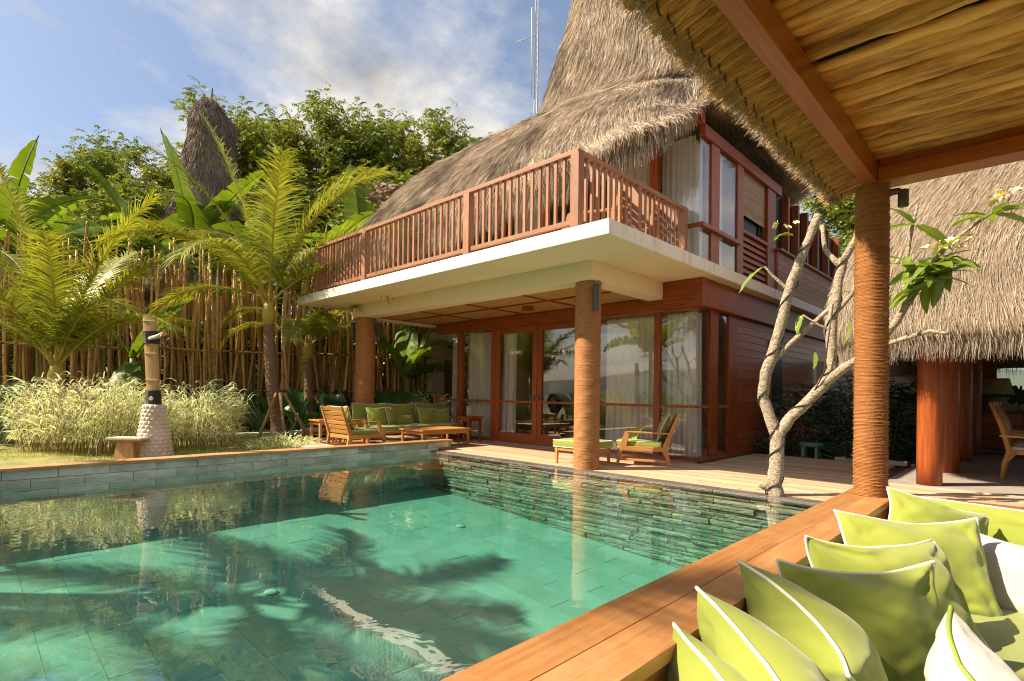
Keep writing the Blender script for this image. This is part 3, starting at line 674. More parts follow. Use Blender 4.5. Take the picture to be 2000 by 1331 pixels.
cushion((1.90, .77, .575), (1.52, .34, .46), (.22, -.26, -.95), .54, .32, 'fabric', 'piping', 'green cushion second from the bottom edge, its sharp corner up over the ledge', 12, group=G1)
cushion((2.35, .77, .585), (1.96, .33, .44), (.20, -.27, -.95), .56, .34, 'fabric', 'piping', 'large green cushion third from the bottom edge with a long curling white seam', 13, group=G1)
cushion((2.60, .76, .52), (2.90, .30, .565), (-.22, -.30, -.9), .54, .34, 'fabric', 'piping', 'wrinkled green cushion in the middle of the row, slumped against its neighbours', 14, group=G1, wr=2.0)
cushion((3.00, .77, .545), (3.44, .30, .575), (-.36, -.25, -.9), .55, .28, 'fabric', 'piping', 'green cushion facing the camera behind the wrinkled middle one', 15, group=G1, wr=1.7)
cushion((3.75, .79, .575), (4.10, .24, .565), (-.42, -.2, -.88), .58, .28, 'fabric', 'piping', 'upright green cushion facing the camera, in front of the shaded white one', 16, group=G1, wr=1.4)
cushion((4.66, .66, .63), (5.0, .20, .47), (-.3, -.1, -.95), .48, .24, 'fabric', 'piping', 'green cushion with its tip up beside the rope pillar', 17, group=G1)
cushion((5.24, .66, .51), (5.2, -1.0, .51), (-.18, 0, -1), .44, .22, 'fabric', 'piping', 'long green back cushion against the far ledge', 18, 'back_cushion', G1, pinch=.02)
cushion((4.28, .26, .47), (3.98, -.36, .47), (-.35, -.1, -.93), .44, .26, 'fabric_white', 'fabric_white', 'white cushion leaning below the long back cushion', 19, group=G1)
cushion((2.46, .24, .51), (2.06, .08, .42), (.1, -.33, -.95), .42, .26, 'fabric_white', 'piping_green', 'white cushion with green piping on the mattress front', 20, group=G1)
def slab_cushion(mb_args, name, fabm, parent=None, pip=None, r=.03, puff=.02, org=None):
    x0, x1, y0, y1, z0, z1 = mb_args
    b = MB(); n = 14
    def sh(t): return t
    def top(u, v, s):
        x = x0+(x1-x0)*u; y = y0+(y1-y0)*v; e = min(1, 6*min(u, 1-u, v, 1-v)+.0)
        z = (z1+puff*(1-(2*u-1)**2)*(1-(2*v-1)**2)-.012*(1-e)) if s else z0
        return (x, y, z)
    b.grid(lambda u, v: top(u, v, 1), n, n); b.grid(lambda u, v: top(v, u, 0), n, n)
    b.grid(lambda u, v: (x0+(x1-x0)*u, y0-.008*math.sin(v*PI), z0+(z1-.012-z0)*v), n, 4); b.grid(lambda u, v: (x1-(x1-x0)*u, y1+.008*math.sin(v*PI), z0+(z1-.012-z0)*v), n, 4)
    b.grid(lambda u, v: (x0-.008*math.sin(v*PI), y1-(y1-y0)*u, z0+(z1-.012-z0)*v), n, 4); b.grid(lambda u, v: (x1+.008*math.sin(v*PI), y0+(y1-y0)*u, z0+(z1-.012-z0)*v), n, 4)
    o = b.build(name, M[fabm], parent)
    if pip:
        pb = MB()
        for z in (z0+.004, z1-.012):
            pb.tube([(x0, y0, z), (x1, y0, z), (x1, y1, z), (x0, y1, z), (x0, y0, z)], .006, 5)
        pb.build('piping', M[pip], o)
    return o
# ------------------------------------------------------------------ lounge pavilion over the pool
bale = thing('lounge_pavilion', 'open timber pool pavilion with thatch eave, pole ceiling and wide wooden ledge', 'pavilion', (2, 0, 0))
LZ = .42
ledge = boxo('ledge_base', M['ledgewood'], bale, -2.5, 5.72, .80, 1.07, -1.6, LZ-.05)
for j, (y0, y1) in enumerate(((.775, .9365), (.938, 1.10))):
    x = -2.4+j*.9
    while x < 5.4:
        x1 = min(x+rnd.uniform(2.0, 2.9), 5.4)
        if 5.4-x1 < .5: x1 = 5.4
        boxo('ledge_plank', M['ledgewood'], bale, x+.0008, x1-.0008, y0, y1, LZ-.048, LZ+rnd.uniform(-.0008, .0008), .0025); x = x1
boxo('ledge_plank', M['ledgewood_y'], bale, 5.402, 5.59, -3, 1.10, LZ-.048, LZ, .005)
boxo('ledge_plank', M['ledgewood_y'], bale, 5.593, 5.78, -3, 1.10, LZ-.048, LZ+.001, .005)
boxo('ledge_base', M['ledgewood_y'], bale, 5.44, 5.74, -3, .798, -.06, LZ-.05)
boxo('platform_base', M['ledgewood'], bale, -2.5, 5.44, -3, .798, -.3, .015)
mt = slab_cushion((-1.2, 5.38, -2.6, .765, .02, .125), 'mattress', 'fabric_dark', None, 'piping', puff=.012)
tag(mt, 'wide flat olive green lounge mattress under the cushions', 'mattress')
PZ = 2.93
for c in ((5.5, .922), (5.5, -2.5), (-1.7, .922)):
    rope_column(bale, 'rope_wrapped_pillar', c, .112, LZ if c[1] > 0 else LZ, PZ, .011, 32)
sp = MB().lathe([(.0, 0), (.034, .001), (.036, .01), (.036, .13), (.03, .135)], (5.55, .73, 2.74), 20).build('spotlight', M['bronze'], bale)
MB().tube([(5.5, .84, 2.86), (5.54, .76, 2.87), (5.55, .73, 2.85)], [.03, .026, .022], 10).build('bracket', M['bronze'], sp)
boxo('beam', M['beamwood_x'], bale, -2.0, 5.66, .875, .972, PZ, 3.105, .006)
boxo('beam', M['beamwood_y'], bale, 5.40, 5.62, -3.2, .872, PZ+.001, 3.05, .006)
boxo('beam', M['beamwood_y'], bale, 5.45, 5.60, -3.2, .872, 3.051, 3.40, .004)
tp = MB().grid(lambda u, v: (-2+7.7*u, .95-4.2*v, 3.26), 2, 2).build('tarpaulin', M['tarp'], bale)
x = -.2
while x < 5.60:
    r = rnd.uniform(.036, .06); b = MB(); pts = []; rad = []
    o1 = rnd.uniform(0, 99); big = rnd.random() < .5; zj = rnd.uniform(-.012, .022)
    for k in range(61):
        y = .99-3.2*k/60
        pts.append((x+.03*noise.noise((y*1.1, o1, 0))+.014*noise.noise((y*3.1, o1, 5)), y, 3.165+zj+.012*noise.noise((y*1.5, o1, 4)))); rad.append(r*(1+.34*noise.noise((y*1.3, o1, 9))+.24*noise.noise((y*5.5, o1, 2))+.10*noise.noise((y*13, o1, 7)))*(.84+.25*(k/60 if big else 1-k/60)))
    b.tube(pts, rad, 10); b.build('ceiling_pole', M['pole'], bale)
    x += r*2.2
# thatch bundles of the eave
bx = .6
eave = thing('eave', None, None, (3, 1.2, 3.0)); eave.parent = bale; eave.location = Vector((3, 1.2, 3.0))-WLD[bale.name]
SP = []
while bx < 5.92:
    wv = rnd.uniform(.085, .15); b = MB(); o1 = rnd.uniform(0, 99); tip = 1.30+rnd.uniform(-.03, .03); nn = 12
    pts = []; 
    def bp(u, v):
        a = u*2*PI; y = .90+(tip-.90)*v; zc = 3.185-.13*v; ww = wv*.485*(1-.10*v+.06*noise.noise((o1, v*3, 1))); hh = .075*(1-.25*v)
        return (bx+ww*math.cos(a)+.015*noise.noise((y*4, o1, 0)), y, zc+hh*math.sin(a)*(1 if math.sin(a) < 0 else .8))
    b.grid(bp, nn, 8)
    e0 = len(b.v)-nn; b.f.append(tuple(range(e0, e0+nn-1))); b.sm.append(False)
    o = b.build('thatch_bundle', M['thatch_gold_base'], eave)
    st = MB()
    for yy in (1.22+rnd.uniform(-.02, .02), 1.02+rnd.uniform(-.03, .03)):
        v = (yy-.9)/(tip-.9); zc = 3.185-.13*v
        st = MB(); st.tube([(bx+wv*.49*math.cos(a), yy+.03*(a-PI*1.5)*.25, zc+.082*(1-.25*v)*math.sin(a)) for a in np.linspace(PI*1.0, PI*2.0, 9)], .006, 5).build('stitch', M['wire'], o)

    SP.append((bx, wv, tip)); bx += wv*1.0
nS = 9000
k = npr.integers(0, len(SP), nS); SPa = np.array(SP); a = npr.uniform(PI*.95, PI*2.05, nS); v = npr.uniform(-.02, .92, nS)
wv = SPa[k, 1]; tip = SPa[k, 2]; yy = .90+(tip-.90)*v
P = np.stack([SPa[k, 0]+wv*.48*np.cos(a)*(1-.1*v), yy, 3.185-.13*v+.078*(1-.25*v)*np.sin(a)], 1)
L = npr.uniform(.10, .32, nS); L = np.where(yy+L > tip+.03, tip+npr.uniform(-.02, .04, nS)-yy, L)
Dv = np.stack([npr.normal(0, .03, nS)*L*3, L, -.26*L+npr.normal(0, .012, nS)], 1)
strands('thatch_straw', P, Dv, npr.uniform(.002, .0045, nS), M['thatch_gold'], eave, (3, 1.2, 3.0), bend=.05)
# loose straws
nS = 500
P = np.stack([npr.uniform(1, 5.9, nS), npr.uniform(.98, 1.3, nS), npr.uniform(3.0, 3.07, nS)], 1)
strands('thatch_straw', P, np.stack([npr.normal(0, .05, nS), npr.normal(.03, .05, nS), -np.abs(npr.normal(0, .03, nS))], 1), .002, M['thatch_gold'], eave, (3, 1.2, 3.0), bend=.1, segs=2)
nS = 9000
kx = npr.uniform(.6, 5.95, nS)
P = np.stack([kx, npr.uniform(1.22, 1.31, nS), npr.uniform(3.0, 3.11, nS)], 1)
strands('thatch_fringe', P, np.stack([npr.normal(0, .02, nS), npr.uniform(.0, .06, nS), -npr.uniform(.0, .05, nS)], 1), .005, M['thatch_pale'], eave, (3, 1.2, 3.0))
tr = MB(); tr.add([(-2, 1.36, 3.16), (5.9, 1.36, 3.16), (5.9, -2.0, 5.0), (-2, -2.0, 5.0), (-2, 1.2, 3.26), (5.9, 1.2, 3.28), (5.9, -2.0, 4.8), (-2, -2.0, 4.8)], [(0,1,2,3), (4,7,6,5), (0,4,5,1), (1,5,6,2), (3,2,6,7), (0,3,7,4)])
top = tr.build('thatch_top', M['thatch_base'], bale)
nS = 9000; u = npr.random(nS); vv_ = npr.random(nS)
P = np.stack([-2+7.9*u, 1.36-3.36*vv_, 3.17+1.84*vv_], 1)
strands('thatch_straw', P, np.stack([npr.normal(0, .03, nS), npr.uniform(.06, .12, nS), -npr.uniform(.03, .06, nS)], 1), .008, M['thatch'], top, tuple(WLD[top.name]))
# ------------------------------------------------------------------ teak furniture
def lounge_chair(label, cushions=True, name='armchair', w=.78, group='teak lounge chairs', d=.94):
    e = thing(name, label, 'armchair', (0, 0, 0), group); hw = w/2-.03
    for s in (-1, 1):
        MB().bar((s*hw, d/2-.06, 0), (s*hw, d/2-.10, .30), .04, .045, (0, 1, 0), w1=.055, h1=.08).build('leg', M['teak_z'], e, .004)
        MB().bar((s*hw, -d/2+.04, 0), (s*hw, -d/2+.12, .32), .04, .05, (0, 1, 0), w1=.05, h1=.085).build('leg', M['teak_z'], e, .004)
        MB().bar((s*hw, -d/2+.12, .32), (s*hw, -d/2-.09, .88), .05, .085, (0, 1, 0), w1=.042, h1=.04).build('back_stile', M['teak_z'], e, .004)
        MB().bar((s*hw, d/2-.08, .29), (s*hw, -d/2+.12, .29), .05, .075).build('side_rail', M['teak_y'], e, .004)
        MB().bar((s*hw, d/2-.10, .10), (s*hw, -d/2+.08, .09), .03, .04).build('stretcher', M['teak_y'], e, .003)
        MB().bar((s*hw, .26, .575), (s*hw, -d/2-.01, .56), .065, .028).build('armrest', M['teak_y'], e, .006)
        MB().bar((s*hw, .25, .575), (s*hw, d/2-.14, .31), .055, .07, (0, 1, .4), w1=.05, h1=.12).build('arm_support', M['teak_z'], e, .005)
    MB().bar((-hw, d/2-.10, .29), (hw, d/2-.10, .29), .045, .075).build('front_rail', M['teak_x'], e, .004)
    MB().bar((-hw, -d/2+.12, .29), (hw, -d/2+.12, .29), .045, .075).build('rear_rail', M['teak_x'], e, .004)
    for i in range(6):
        f = .12+i*.16; y = -d/2+.12-.21*f; z = .32+.56*f
        MB().bar((-hw+.02, y, z), (hw-.02, y, z), .02, .075, (0, -.35, 1)).build('back_slat', M['teak_x'], e, .004)
    MB().box(-hw+.02, hw-.02, -d/2+.14, d/2-.12, .27, .29).build('seat_board', M['teak_x'], e)
    if cushions:
        slab_cushion((-hw+.035, hw-.035, -d/2+.17, d/2-.04, .30, .42), 'seat_cushion', 'fabric', e, 'piping')
        b, pb = pillow_mesh(w-.12, .52, .15, rnd.randrange(999), .006, pinch=.02, n=18)
        bc = link('back_cushion', b.mesh('back_cushion'), M['fabric'], e, (0, -d/2+.145, .675)); bc.rotation_euler = (R(20), 0, 0); weld(bc)
        pp = link('piping', pb.mesh('piping'), M['piping'], bc, tuple(WLD[bc.name]))
    return e
c1 = lounge_chair('teak armchair with green cushions before the curtained glass corner'); c1.location = (9.0, 4.75, 0); c1.rotation_euler = (0, 0, R(28))
cushion((8.84, 4.70, .70), (9.20, 4.90, .70), (-.19, .37, -1), .40, .15, 'fabric', 'piping', 'green scatter cushion propped in the armchair by the glass corner', 31, 'scatter_cushion', 'scatter cushions on the terrace furniture')
c2_ = lounge_chair('teak armchair turned away, slatted back toward the lawn, behind the coping', w=.82, d=1.0); c2_.location = (6.05, 9.38, 0.02); c2_.rotation_euler = (0, 0, -PI/2)
c3 = lounge_chair('teak lounge chair on the balcony behind the corner balusters', False, group='teak chairs on the balcony'); c3.location = (7.75, 5.05, 3.55); c3.rotation_euler = (0, 0, R(20))
c4_ = lounge_chair('second teak chair on the balcony beside the upstairs curtains', False, group='teak chairs on the balcony'); c4_.location = (8.95, 5.0, 3.55); c4_.rotation_euler = (0, 0, R(10))
def sofa():
    e = thing('sofa', 'long three seat teak sofa with green cushions under the portico', 'sofa', (0, 0, 0)); L = 3.0; d = .92
    for s in (-1, 1):
        for y in (-d/2+.05, d/2-.06):
            MB().bar((s*(L/2-.04), y, 0), (s*(L/2-.04), y, .3), .05, .05, (0, 1, 0), w1=.06, h1=.08).build('leg', M['teak_z'], e, .004)
        MB().bar((s*(L/2-.04), -d/2+.05, .29), (s*(L/2-.04), d/2-.06, .29), .05, .08).build('side_rail', M['teak_y'], e, .004)
        MB().bar((s*(L/2-.04), -d/2-.02, .56), (s*(L/2-.04), .28, .57), .07, .03).build('armrest', M['teak_y'], e, .005)
        MB().bar((s*(L/2-.04), .27, .57), (s*(L/2-.04), d/2-.1, .3), .05, .07, (0, 1, .4)).build('arm_support', M['teak_z'], e, .005)
        MB().bar((s*(L/2-.04), -d/2+.05, .3), (s*(L/2-.04), -d/2-.08, .86), .05, .06, (0, 1, 0)).build('back_stile', M['teak_z'], e, .004)
    for y in (-d/2+.05, d/2-.06): MB().bar((-L/2+.04, y, .29), (L/2-.04, y, .29), .045, .08).build('rail', M['teak_x'], e, .004)
    for i in range(5):
        f = .1+i*.2; MB().bar((-L/2+.05, -d/2+.05-.13*f, .32+.54*f), (L/2-.05, -d/2+.05-.13*f, .32+.54*f), .02, .08).build('back_slat', M['teak_x'], e, .004)
    for i in range(3):
        x0 = -L/2+.08+i*(L-.16)/3; x1 = x0+(L-.16)/3-.01
        slab_cushion((x0, x1, -d/2+.14, d/2-.02, .30, .42), 'seat_cushion', 'fabric', e, 'piping')
        b, pb = pillow_mesh(x1-x0, .52, .17, 40+i, .006, pinch=.015, n=18)
        bc = link('back_cushion', b.mesh('back_cushion'), M['fabric'], e, ((x0+x1)/2, -d/2+.13, .68)); bc.rotation_euler = (R(13), 0, 0); weld(bc)
        link('piping', pb.mesh('piping'), M['piping'], bc, tuple(WLD[bc.name]))
    return e
s_ = sofa(); s_.location = (8.2, 10.4, 0); s_.rotation_euler = (0, 0, PI)
G2 = 'scatter cushions on the terrace furniture'
def sc_(x, w, z, h, yaw, label, seed):
    dx = w/2*math.cos(yaw); dy = w/2*math.sin(yaw)
    cushion((x-dx, 10.45+dy, z), (x+dx, 10.45-dy, z), (0, -.35, -1), h, .16, 'fabric', 'piping', label, seed, 'scatter_cushion', G2)
sc_(7.25, .46, .86, .46, .2, 'green scatter cushion at the sofa end nearest the slatted armchair', 51)
sc_(7.62, .44, .86, .46, -.6, 'green scatter cushion turned edge on, second along the sofa', 52)
sc_(8.05, .55, .68, .28, .15, 'low oblong green cushion in the middle of the sofa', 53)
sc_(8.75, .5, .84, .46, .1, 'square green scatter cushion in front at the dark table end of the sofa', 54)
sc_(9.25, .46, .82, .44, .3, 'green scatter cushion tucked behind, last toward the dark side table', 55)
def table(name, label, x0, x1, y0, y1, h, ax='teak', t=.035, leg=.055, group=None, inset=.03):
    e = thing(name, label, 'table', ((x0+x1)/2, (y0+y1)/2, 0), group)
    n = max(3, int((y1-y0)/.13)); 
    for i in range(n):
        a = y0+(y1-y0)*i/n; boxo('top_slat', M[ax+'_x'], e, x0, x1, a+.002, a+(y1-y0)/n-.002, h-t, h+rnd.uniform(-.001, .001), .003)
    for sx, x in ((1, x0+inset), (-1, x1-inset)):
        for sy, y in ((1, y0+inset), (-1, y1-inset)):
            MB().bar((x+sx*.02, y+sy*.02, 0), (x+sx*.03, y+sy*.03, h-t-.001), .038, .038, (0, 1, 0), w1=leg, h1=leg).build('leg', M[ax+'_z'], e, .003)
    for y in (y0+inset+.03, y1-inset-.03): boxo('apron', M[ax+'_x'], e, x0+inset+.05, x1-inset-.05, y-.012, y+.012, h-t-.075, h-t-.001, .003)
    for x in (x0+inset+.03, x1-inset-.03): boxo('apron', M[ax+'_y'], e, x-.012, x+.012, y0+inset+.05, y1-inset-.05, h-t-.075, h-t-.001, .003)
    return e
table('coffee_table', 'low oblong teak coffee table before the sofa', 7.3, 8.75, 8.8, 9.6, .40)
table('side_table', 'pale teak side table on the lawn side of the slatted armchair', 5.75, 6.25, 10.35, 10.85, .58, group='side tables on the terrace')
table('side_table', 'dark wooden side table against the glass, with a glass cylinder on it', 9.2, 9.72, 9.35, 9.82, .62, 'redwood', group='side tables on the terrace')
vg = MB().lathe([(.07, 0), (.075, .01), (.085, .25), (.08, .25), (.07, .02), (.0, .02)], (9.45, 9.58, .622), 20).build('hurricane_glass', M['lampshade'])
tag(vg, 'smoky cylinder candle glass on the dark side table', 'candle holder')
table('side_table', 'square teak table partly hidden behind the slatted armchair', 6.6, 7.0, 10.95, 11.35, .66, group='side tables on the terrace')
ot = thing('ottoman', 'teak ottoman with green cushion half hidden by the rope column', 'ottoman', (8.1, 5.4, 0))
for x, y in ((7.80, 5.05), (7.80, 5.72), (8.38, 5.05), (8.38, 5.72)):
    MB().bar((x, y, 0), (x, y, .27), .035, .035, (0, 1, 0), w1=.055, h1=.055).build('leg', M['teak_z'], ot, .003)
for x in (7.80, 8.38): boxo('rail', M['teak_y'], ot, x-.022, x+.022, 5.02, 5.75, .225, .29, .004)
for y in (5.05, 5.72): boxo('rail', M['teak_x'], ot, 7.825, 8.355, y-.022, y+.022, .225, .288, .004)
slab_cushion((7.76, 8.42, 5.0, 5.77, .29, .42), 'seat_cushion', 'fabric', ot, 'piping')
# lamp inside
lp = thing('table_lamp', 'table lamp with white shade glimpsed through the glass door', 'lamp', (11.6, 8.6, 0))
boxo('stand', M['interior_dark'], lp, 11.4, 11.8, 8.4, 8.8, .02, .9, .01)
MB().lathe([(.07, .9), (.09, .95), (.06, 1.15), (.02, 1.25)], (11.6, 8.6, 0), 16).build('base', M['ceramic'], lp)
MB().lathe([(.2, 1.2), (.15, 1.5), (.148, 1.5), (.195, 1.205)], (11.6, 8.6, 0), 24).build('lamp_shade', M['lampshade'], lp)

# ------------------------------------------------------------------ outdoor shower
sh = thing('outdoor_shower', 'outdoor shower post of split bamboo on a white cobbled cone', 'shower', (2.38, 9.5, .1))
cb = MB()
def conef(u, v):
    a = u*2*PI; z = .08+v*.86; r = .285-.135*v**.9; row = int(v*13.999); ph = (row % 2)*.5
    bu = abs(math.sin((u*15+ph)*PI)); bv = abs(math.sin(v*14*PI)); k = (bu**.6)*(bv**.5)
    r += .022*k+.006*noise.noise((a*3, z*9, 1)); return (2.38+r*math.cos(a), 9.5+r*math.sin(a), z)
cb.grid(conef, 121, 85); cb.lathe([(.14, .92), (.13, .945)], (2.38, 9.5, 0), 20); cb.build('stone_base', M['white_stone'], sh)
camr = Vector((.732, -.681, 0)); camb = Vector((-.681, -.732, 0))
def P3(a, b, z): return Vector((2.38, 9.5, 0))+camr*a+camb*b+Vector((0, 0, z))
pst = MB()
def pf(u, v):
    z = .92+v*1.4; lean = -.095*v; a = (u-.5)*PI*.8
    return P3(lean+.088*math.sin(a)/math.sin(PI*.4), .05+.02*math.cos(a), z+.008*math.cos(a))
pst.grid(pf, 9, 30); pst.grid(lambda u, v: P3(-.095*v+.088*(1-2*u), -.02, .92+v*1.4), 3, 30)
for s in (-1, 1): pst.grid(lambda u, v: P3(-.095*v+s*.088, -.02+.075*(u if s < 0 else 1-u), .92+v*1.4), 2, 30, False)
pst.bar(P3(-.095-.088, .015, 2.322), P3(-.095+.088, .015, 2.322), .09, .012); po = pst.build('post', M['shower_wood'], sh)
for z in (1.75, 2.26, 1.33): pst2 = MB().bar(P3(-.095*(z-.92)/1.4-.09, .035, z), P3(-.095*(z-.92)/1.4+.09, .035, z), .085, .012).build('node_ring', M['shower_edge'], po)
for z0, z1, nb in ((1.9, 2.1, 12), (.93, 1.17, 14)):
    for i in range(nb):
        z = z0+(z1-z0)*(i+.5)/nb; l = -.095*(z-.92)/1.4
        MB().tube([P3(l-.096, -.03, z), P3(l-.098, .06, z), P3(l-.05, .085, z), P3(l+.05, .085, z), P3(l+.098, .06, z), P3(l+.096, -.03, z), P3(l-.096, -.03, z)], (z1-z0)/nb*.55, 6).build('binding_cord', M['wire'], po)
arm = MB().tube([P3(-.07, .06, 1.98), P3(.10, .17, 2.0), P3(.27, .28, 2.035)], .032, 14).build('shower_arm', M['steel'], sh)
MB().tube([P3(.255, .275, 2.03), P3(.295, .30, 2.04)], .036, 14).build('end_cap', M['shower_wood'], arm)
MB().tube([P3(.24, .26, 2.03), P3(.24, .26, 1.95)], [.03, .036], 14).build('shower_head', M['bronze'], arm)
kb = MB().tube([P3(-.0, .08, 1.04), P3(-.0, .12, 1.04)], [.035, .03], 14).build('tap_knob', M['shell'], sh)
st = thing('garden_stool', 'small rustic wooden stool beside the shower cone', 'stool', (2.0, 9.4, .1))
tpm = MB(); base2 = Vector((2.0, 9.38, 0))
def Q(a, b, z): return base2+camr*a+camb*b+Vector((0, 0, z))
tpm.bar(Q(-.26, 0, .435), Q(.27, 0, .435), .3, .035); tpm.build('seat', M['paver'], st, .008)
tpm = MB(); tpm.bar(Q(-.255, .11, .41), Q(.265, .11, .41), .06, .02); tpm.build('edge_trim', M['teak_x'], st, .003)
for s in (-1, 1):
    MB().add([Q(-.17, s*.08-.02, .08), Q(.15, s*.08-.02, .08), Q(.10, s*.06-.02, .418), Q(-.12, s*.06-.02, .418), Q(-.17, s*.08+.02, .08), Q(.15, s*.08+.02, .08), Q(.10, s*.06+.02, .418), Q(-.12, s*.06+.02, .418)], [(0,3,2,1),(4,5,6,7),(0,1,5,4),(1,2,6,5),(2,3,7,6),(3,0,4,7)]).build('leg', M['shower_wood'], st, .004)

# ------------------------------------------------------------------ dining pavilion
dp = thing('dining_pavilion', 'thatched open dining pavilion on thick polished red wood posts', 'pavilion', (13.6, -1.6, 0))
boxo('floor_slab', M['concrete'], dp, 9.75, 18.5, -6, 1.5, -.1, .02, .01)
for x, y, r in ((10.0, 1.02, .135), (12.0, 1.0, .145), (14.5, 1.0, .15), (16.4, .95, .14), (10.0, -3.6, .14), (14.5, -3.6, .14)):
    o = MB().lathe([(r*1.04, .02), (r*1.03, .4), (r, 1.2), (r*.97, 2.4), (r*.95, 3.0)], (x, y, 0), 24).build('post', M['redwood_z'], dp)
boxo('back_wall', M['plaster'], dp, 17.6, 17.8, -3, 1.25, .02, 1.28)
boxo('wall_pier', M['plaster'], dp, 17.5, 17.85, 1.0, 1.3, .02, 3.0)
boxo('wall_cap', M['interior_dark'], dp, 17.45, 17.9, -3, .98, 1.282, 1.36, .01)
boxo('plate_beam', M['redwood_x'], dp, 9.8, 17.6, .9, 1.1, 2.55, 2.75, .01)
boxo('wall_post', M['redwood_z'], dp, 17.3, 17.5, .62, .95, .98, 2.6, .01)
thatch_roof('thatched_roof', dp, [
    (13.6, -1.6, 4.38, 3.78, 1.97, 7), (13.6, -1.6, 4.45, 3.9, 2.15, 7), (13.6, -1.6, 4.2, 3.95, 2.75, 7), (13.6, -1.6, 3.95, 3.8, 3.4, 7), (13.6, -1.6, 3.6, 3.5, 4.2, 6), (13.6, -1.6, 2.9, 2.8, 5.5, 5), (13.6, -1.6, 1.8, 1.8, 7.4, 3.5), (13.6, -1.6, .9, .9, 9.4, 2.5), (13.6, -1.6, .2, .2, 10.2, 2)],
    170000, ('thatch_pale', 'thatch_base'), 26000, .30, .005, .22, lambda t: np.where((np.cos(t) < .5), 1.0, .25), .07)
sb = thing('sideboard', 'dark carved sideboard at the back of the dining pavilion', 'sideboard', (17.1, -.5, .02))
boxo('body', M['interior_dark'], sb, 16.9, 17.4, -2.2, 1.0, .12, .95, .01); boxo('top', M['redwood_y'], sb, 16.85, 17.42, -2.25, 1.02, .952, .985, .006)
for i in range(4):
    for j in range(3): boxo('drawer', M['redwood_y'], sb, 16.885, 16.899, -2.1+i*.77, -2.1+i*.77+.7, .16+j*.26, .16+j*.26+.235, .004)
for y in (-2.1, .85): boxo('foot', M['interior_dark'], sb, 16.95, 17.35, y, y+.12, .02, .12)
l2 = thing('table_lamp', 'table lamp with ribbed grey base and beige drum shade in the dining pavilion', 'lamp', (17.1, .68, .985))
MB().lathe([(.17, .986), (.18, 1.0), (.19, 1.2), (.17, 1.3), (.04, 1.32), (.03, 1.4)], (17.1, .68, 0), 24).build('base', M['ceramic'], l2)
MB().lathe([(.36, 1.34), (.27, 1.70), (.268, 1.70), (.355, 1.345)], (17.1, .68, 0), 28).build('lamp_shade', M['lampshade'], l2)
lf = thing('leaf_sculpture', 'black cut leaf sculpture on a thin stand on the sideboard', 'sculpture', (17.05, .27, .985))
MB().tube([(17.05, .27, .99), (17.05, .27, 1.2)], .008, 6).build('stand', M['black'], lf); boxo('base', M['black'], lf, 16.98, 17.12, .2, .34, .986, 1.0)
pts = []
for k in range(48):
    a = 2*PI*k/48; r = .19*(1+.12*math.sin(a))*(1-.42*max(0, math.cos(a*6.5))**3); pts.append((math.sin(a)*r, math.cos(a)*r*1.15))
b = MB(); nn = len(pts); b.add([(17.05+d, .27+x, 1.33+z) for d in (-.008, .008) for x, z in pts], [tuple(range(nn)), tuple(range(nn, 2*nn))[::-1]]+[(i, (i+1) % nn, nn+(i+1) % nn, nn+i) for i in range(nn)]); b.build('blade', M['black'], lf)
def dining_chair(label, loc):
    e = thing('dining_chair', label, 'chair', (0, 0, 0), 'dining chairs in the pavilion')
    for s in (-1, 1):
        MB().tube([(s*.24, .30, 0), (s*.24, .27, .25), (s*.24, .22, .44), (s*.24, .30, .8), (s*.24, .42, 1.16)], [.022, .028, .034, .03, .024], 8).build('back_leg', M['teak_z'], e)
        MB().tube([(s*.24, .29, .22), (s*.24, .15, .43)], [.02, .026], 8).build('brace', M['teak_z'], e)
        MB().bar((s*.24, -.24, 0), (s*.24, -.22, .62), .04, .04, (0, 1, 0)).build('front_leg', M['teak_z'], e, .004)
        MB().bar((s*.25, .32, .66), (s*.25, -.28, .64), .06, .028).build('armrest', M['teak_y'], e, .005)
        MB().bar((s*.24, .24, .42), (s*.24, -.24, .42), .03, .06).build('side_rail', M['teak_y'], e, .003)
    for y in (-.23, .23): MB().bar((-.24, y, .42), (.24, y, .42), .03, .058).build('rail', M['teak_x'], e, .003)
    MB().bar((-.24, .40, 1.12), (.24, .40, 1.12), .03, .07).build('top_rail', M['teak_x'], e, .004)
    for i in range(5): MB().bar((-.16+i*.08, .24, .45), (-.16+i*.08, .39, 1.08), .04, .014, (0, 1, 0)).build('back_slat', M['teak_z'], e)
    slab_cushion((-.21, .21, -.23, .22, .45, .51), 'seat_pad', 'fabric_white', e, None, puff=.02)
    e.location = loc; return e
dining_chair('nearest dining chair with pale seat pad in the pavilion, at the picture edge', (11.75, .06, .02))
dining_chair('dining chair just behind the nearest one in the pavilion', (12.75, .06, .02))
dining_chair('dining chair farthest back along the pavilion table', (13.75, .06, .02))
dt = table('dining_table', 'long wooden dining table at the picture edge in the pavilion', 11.3, 14.6, -1.6, -.35, .76, 'redwood')
ts = thing('garden_stool', 'small turquoise plastic stool under the dark shrubs by the deck', 'stool', (12.4, 3.0, 0))
MB().lathe([(.0, .20), (.20, .20), (.215, .22), (.21, .26), (.19, .275), (.0, .27)], (12.75, 3.1, .03), 24).build('seat', M['turquoise'], ts)
for k in range(4):
    a = PI/4+k*PI/2; MB().bar((12.75+.17*math.cos(a), 3.1+.17*math.sin(a), .0), (12.75+.15*math.cos(a), 3.1+.15*math.sin(a), .235), .06, .05, (0, 1, 0)).build('leg', M['turquoise'], ts, .008)
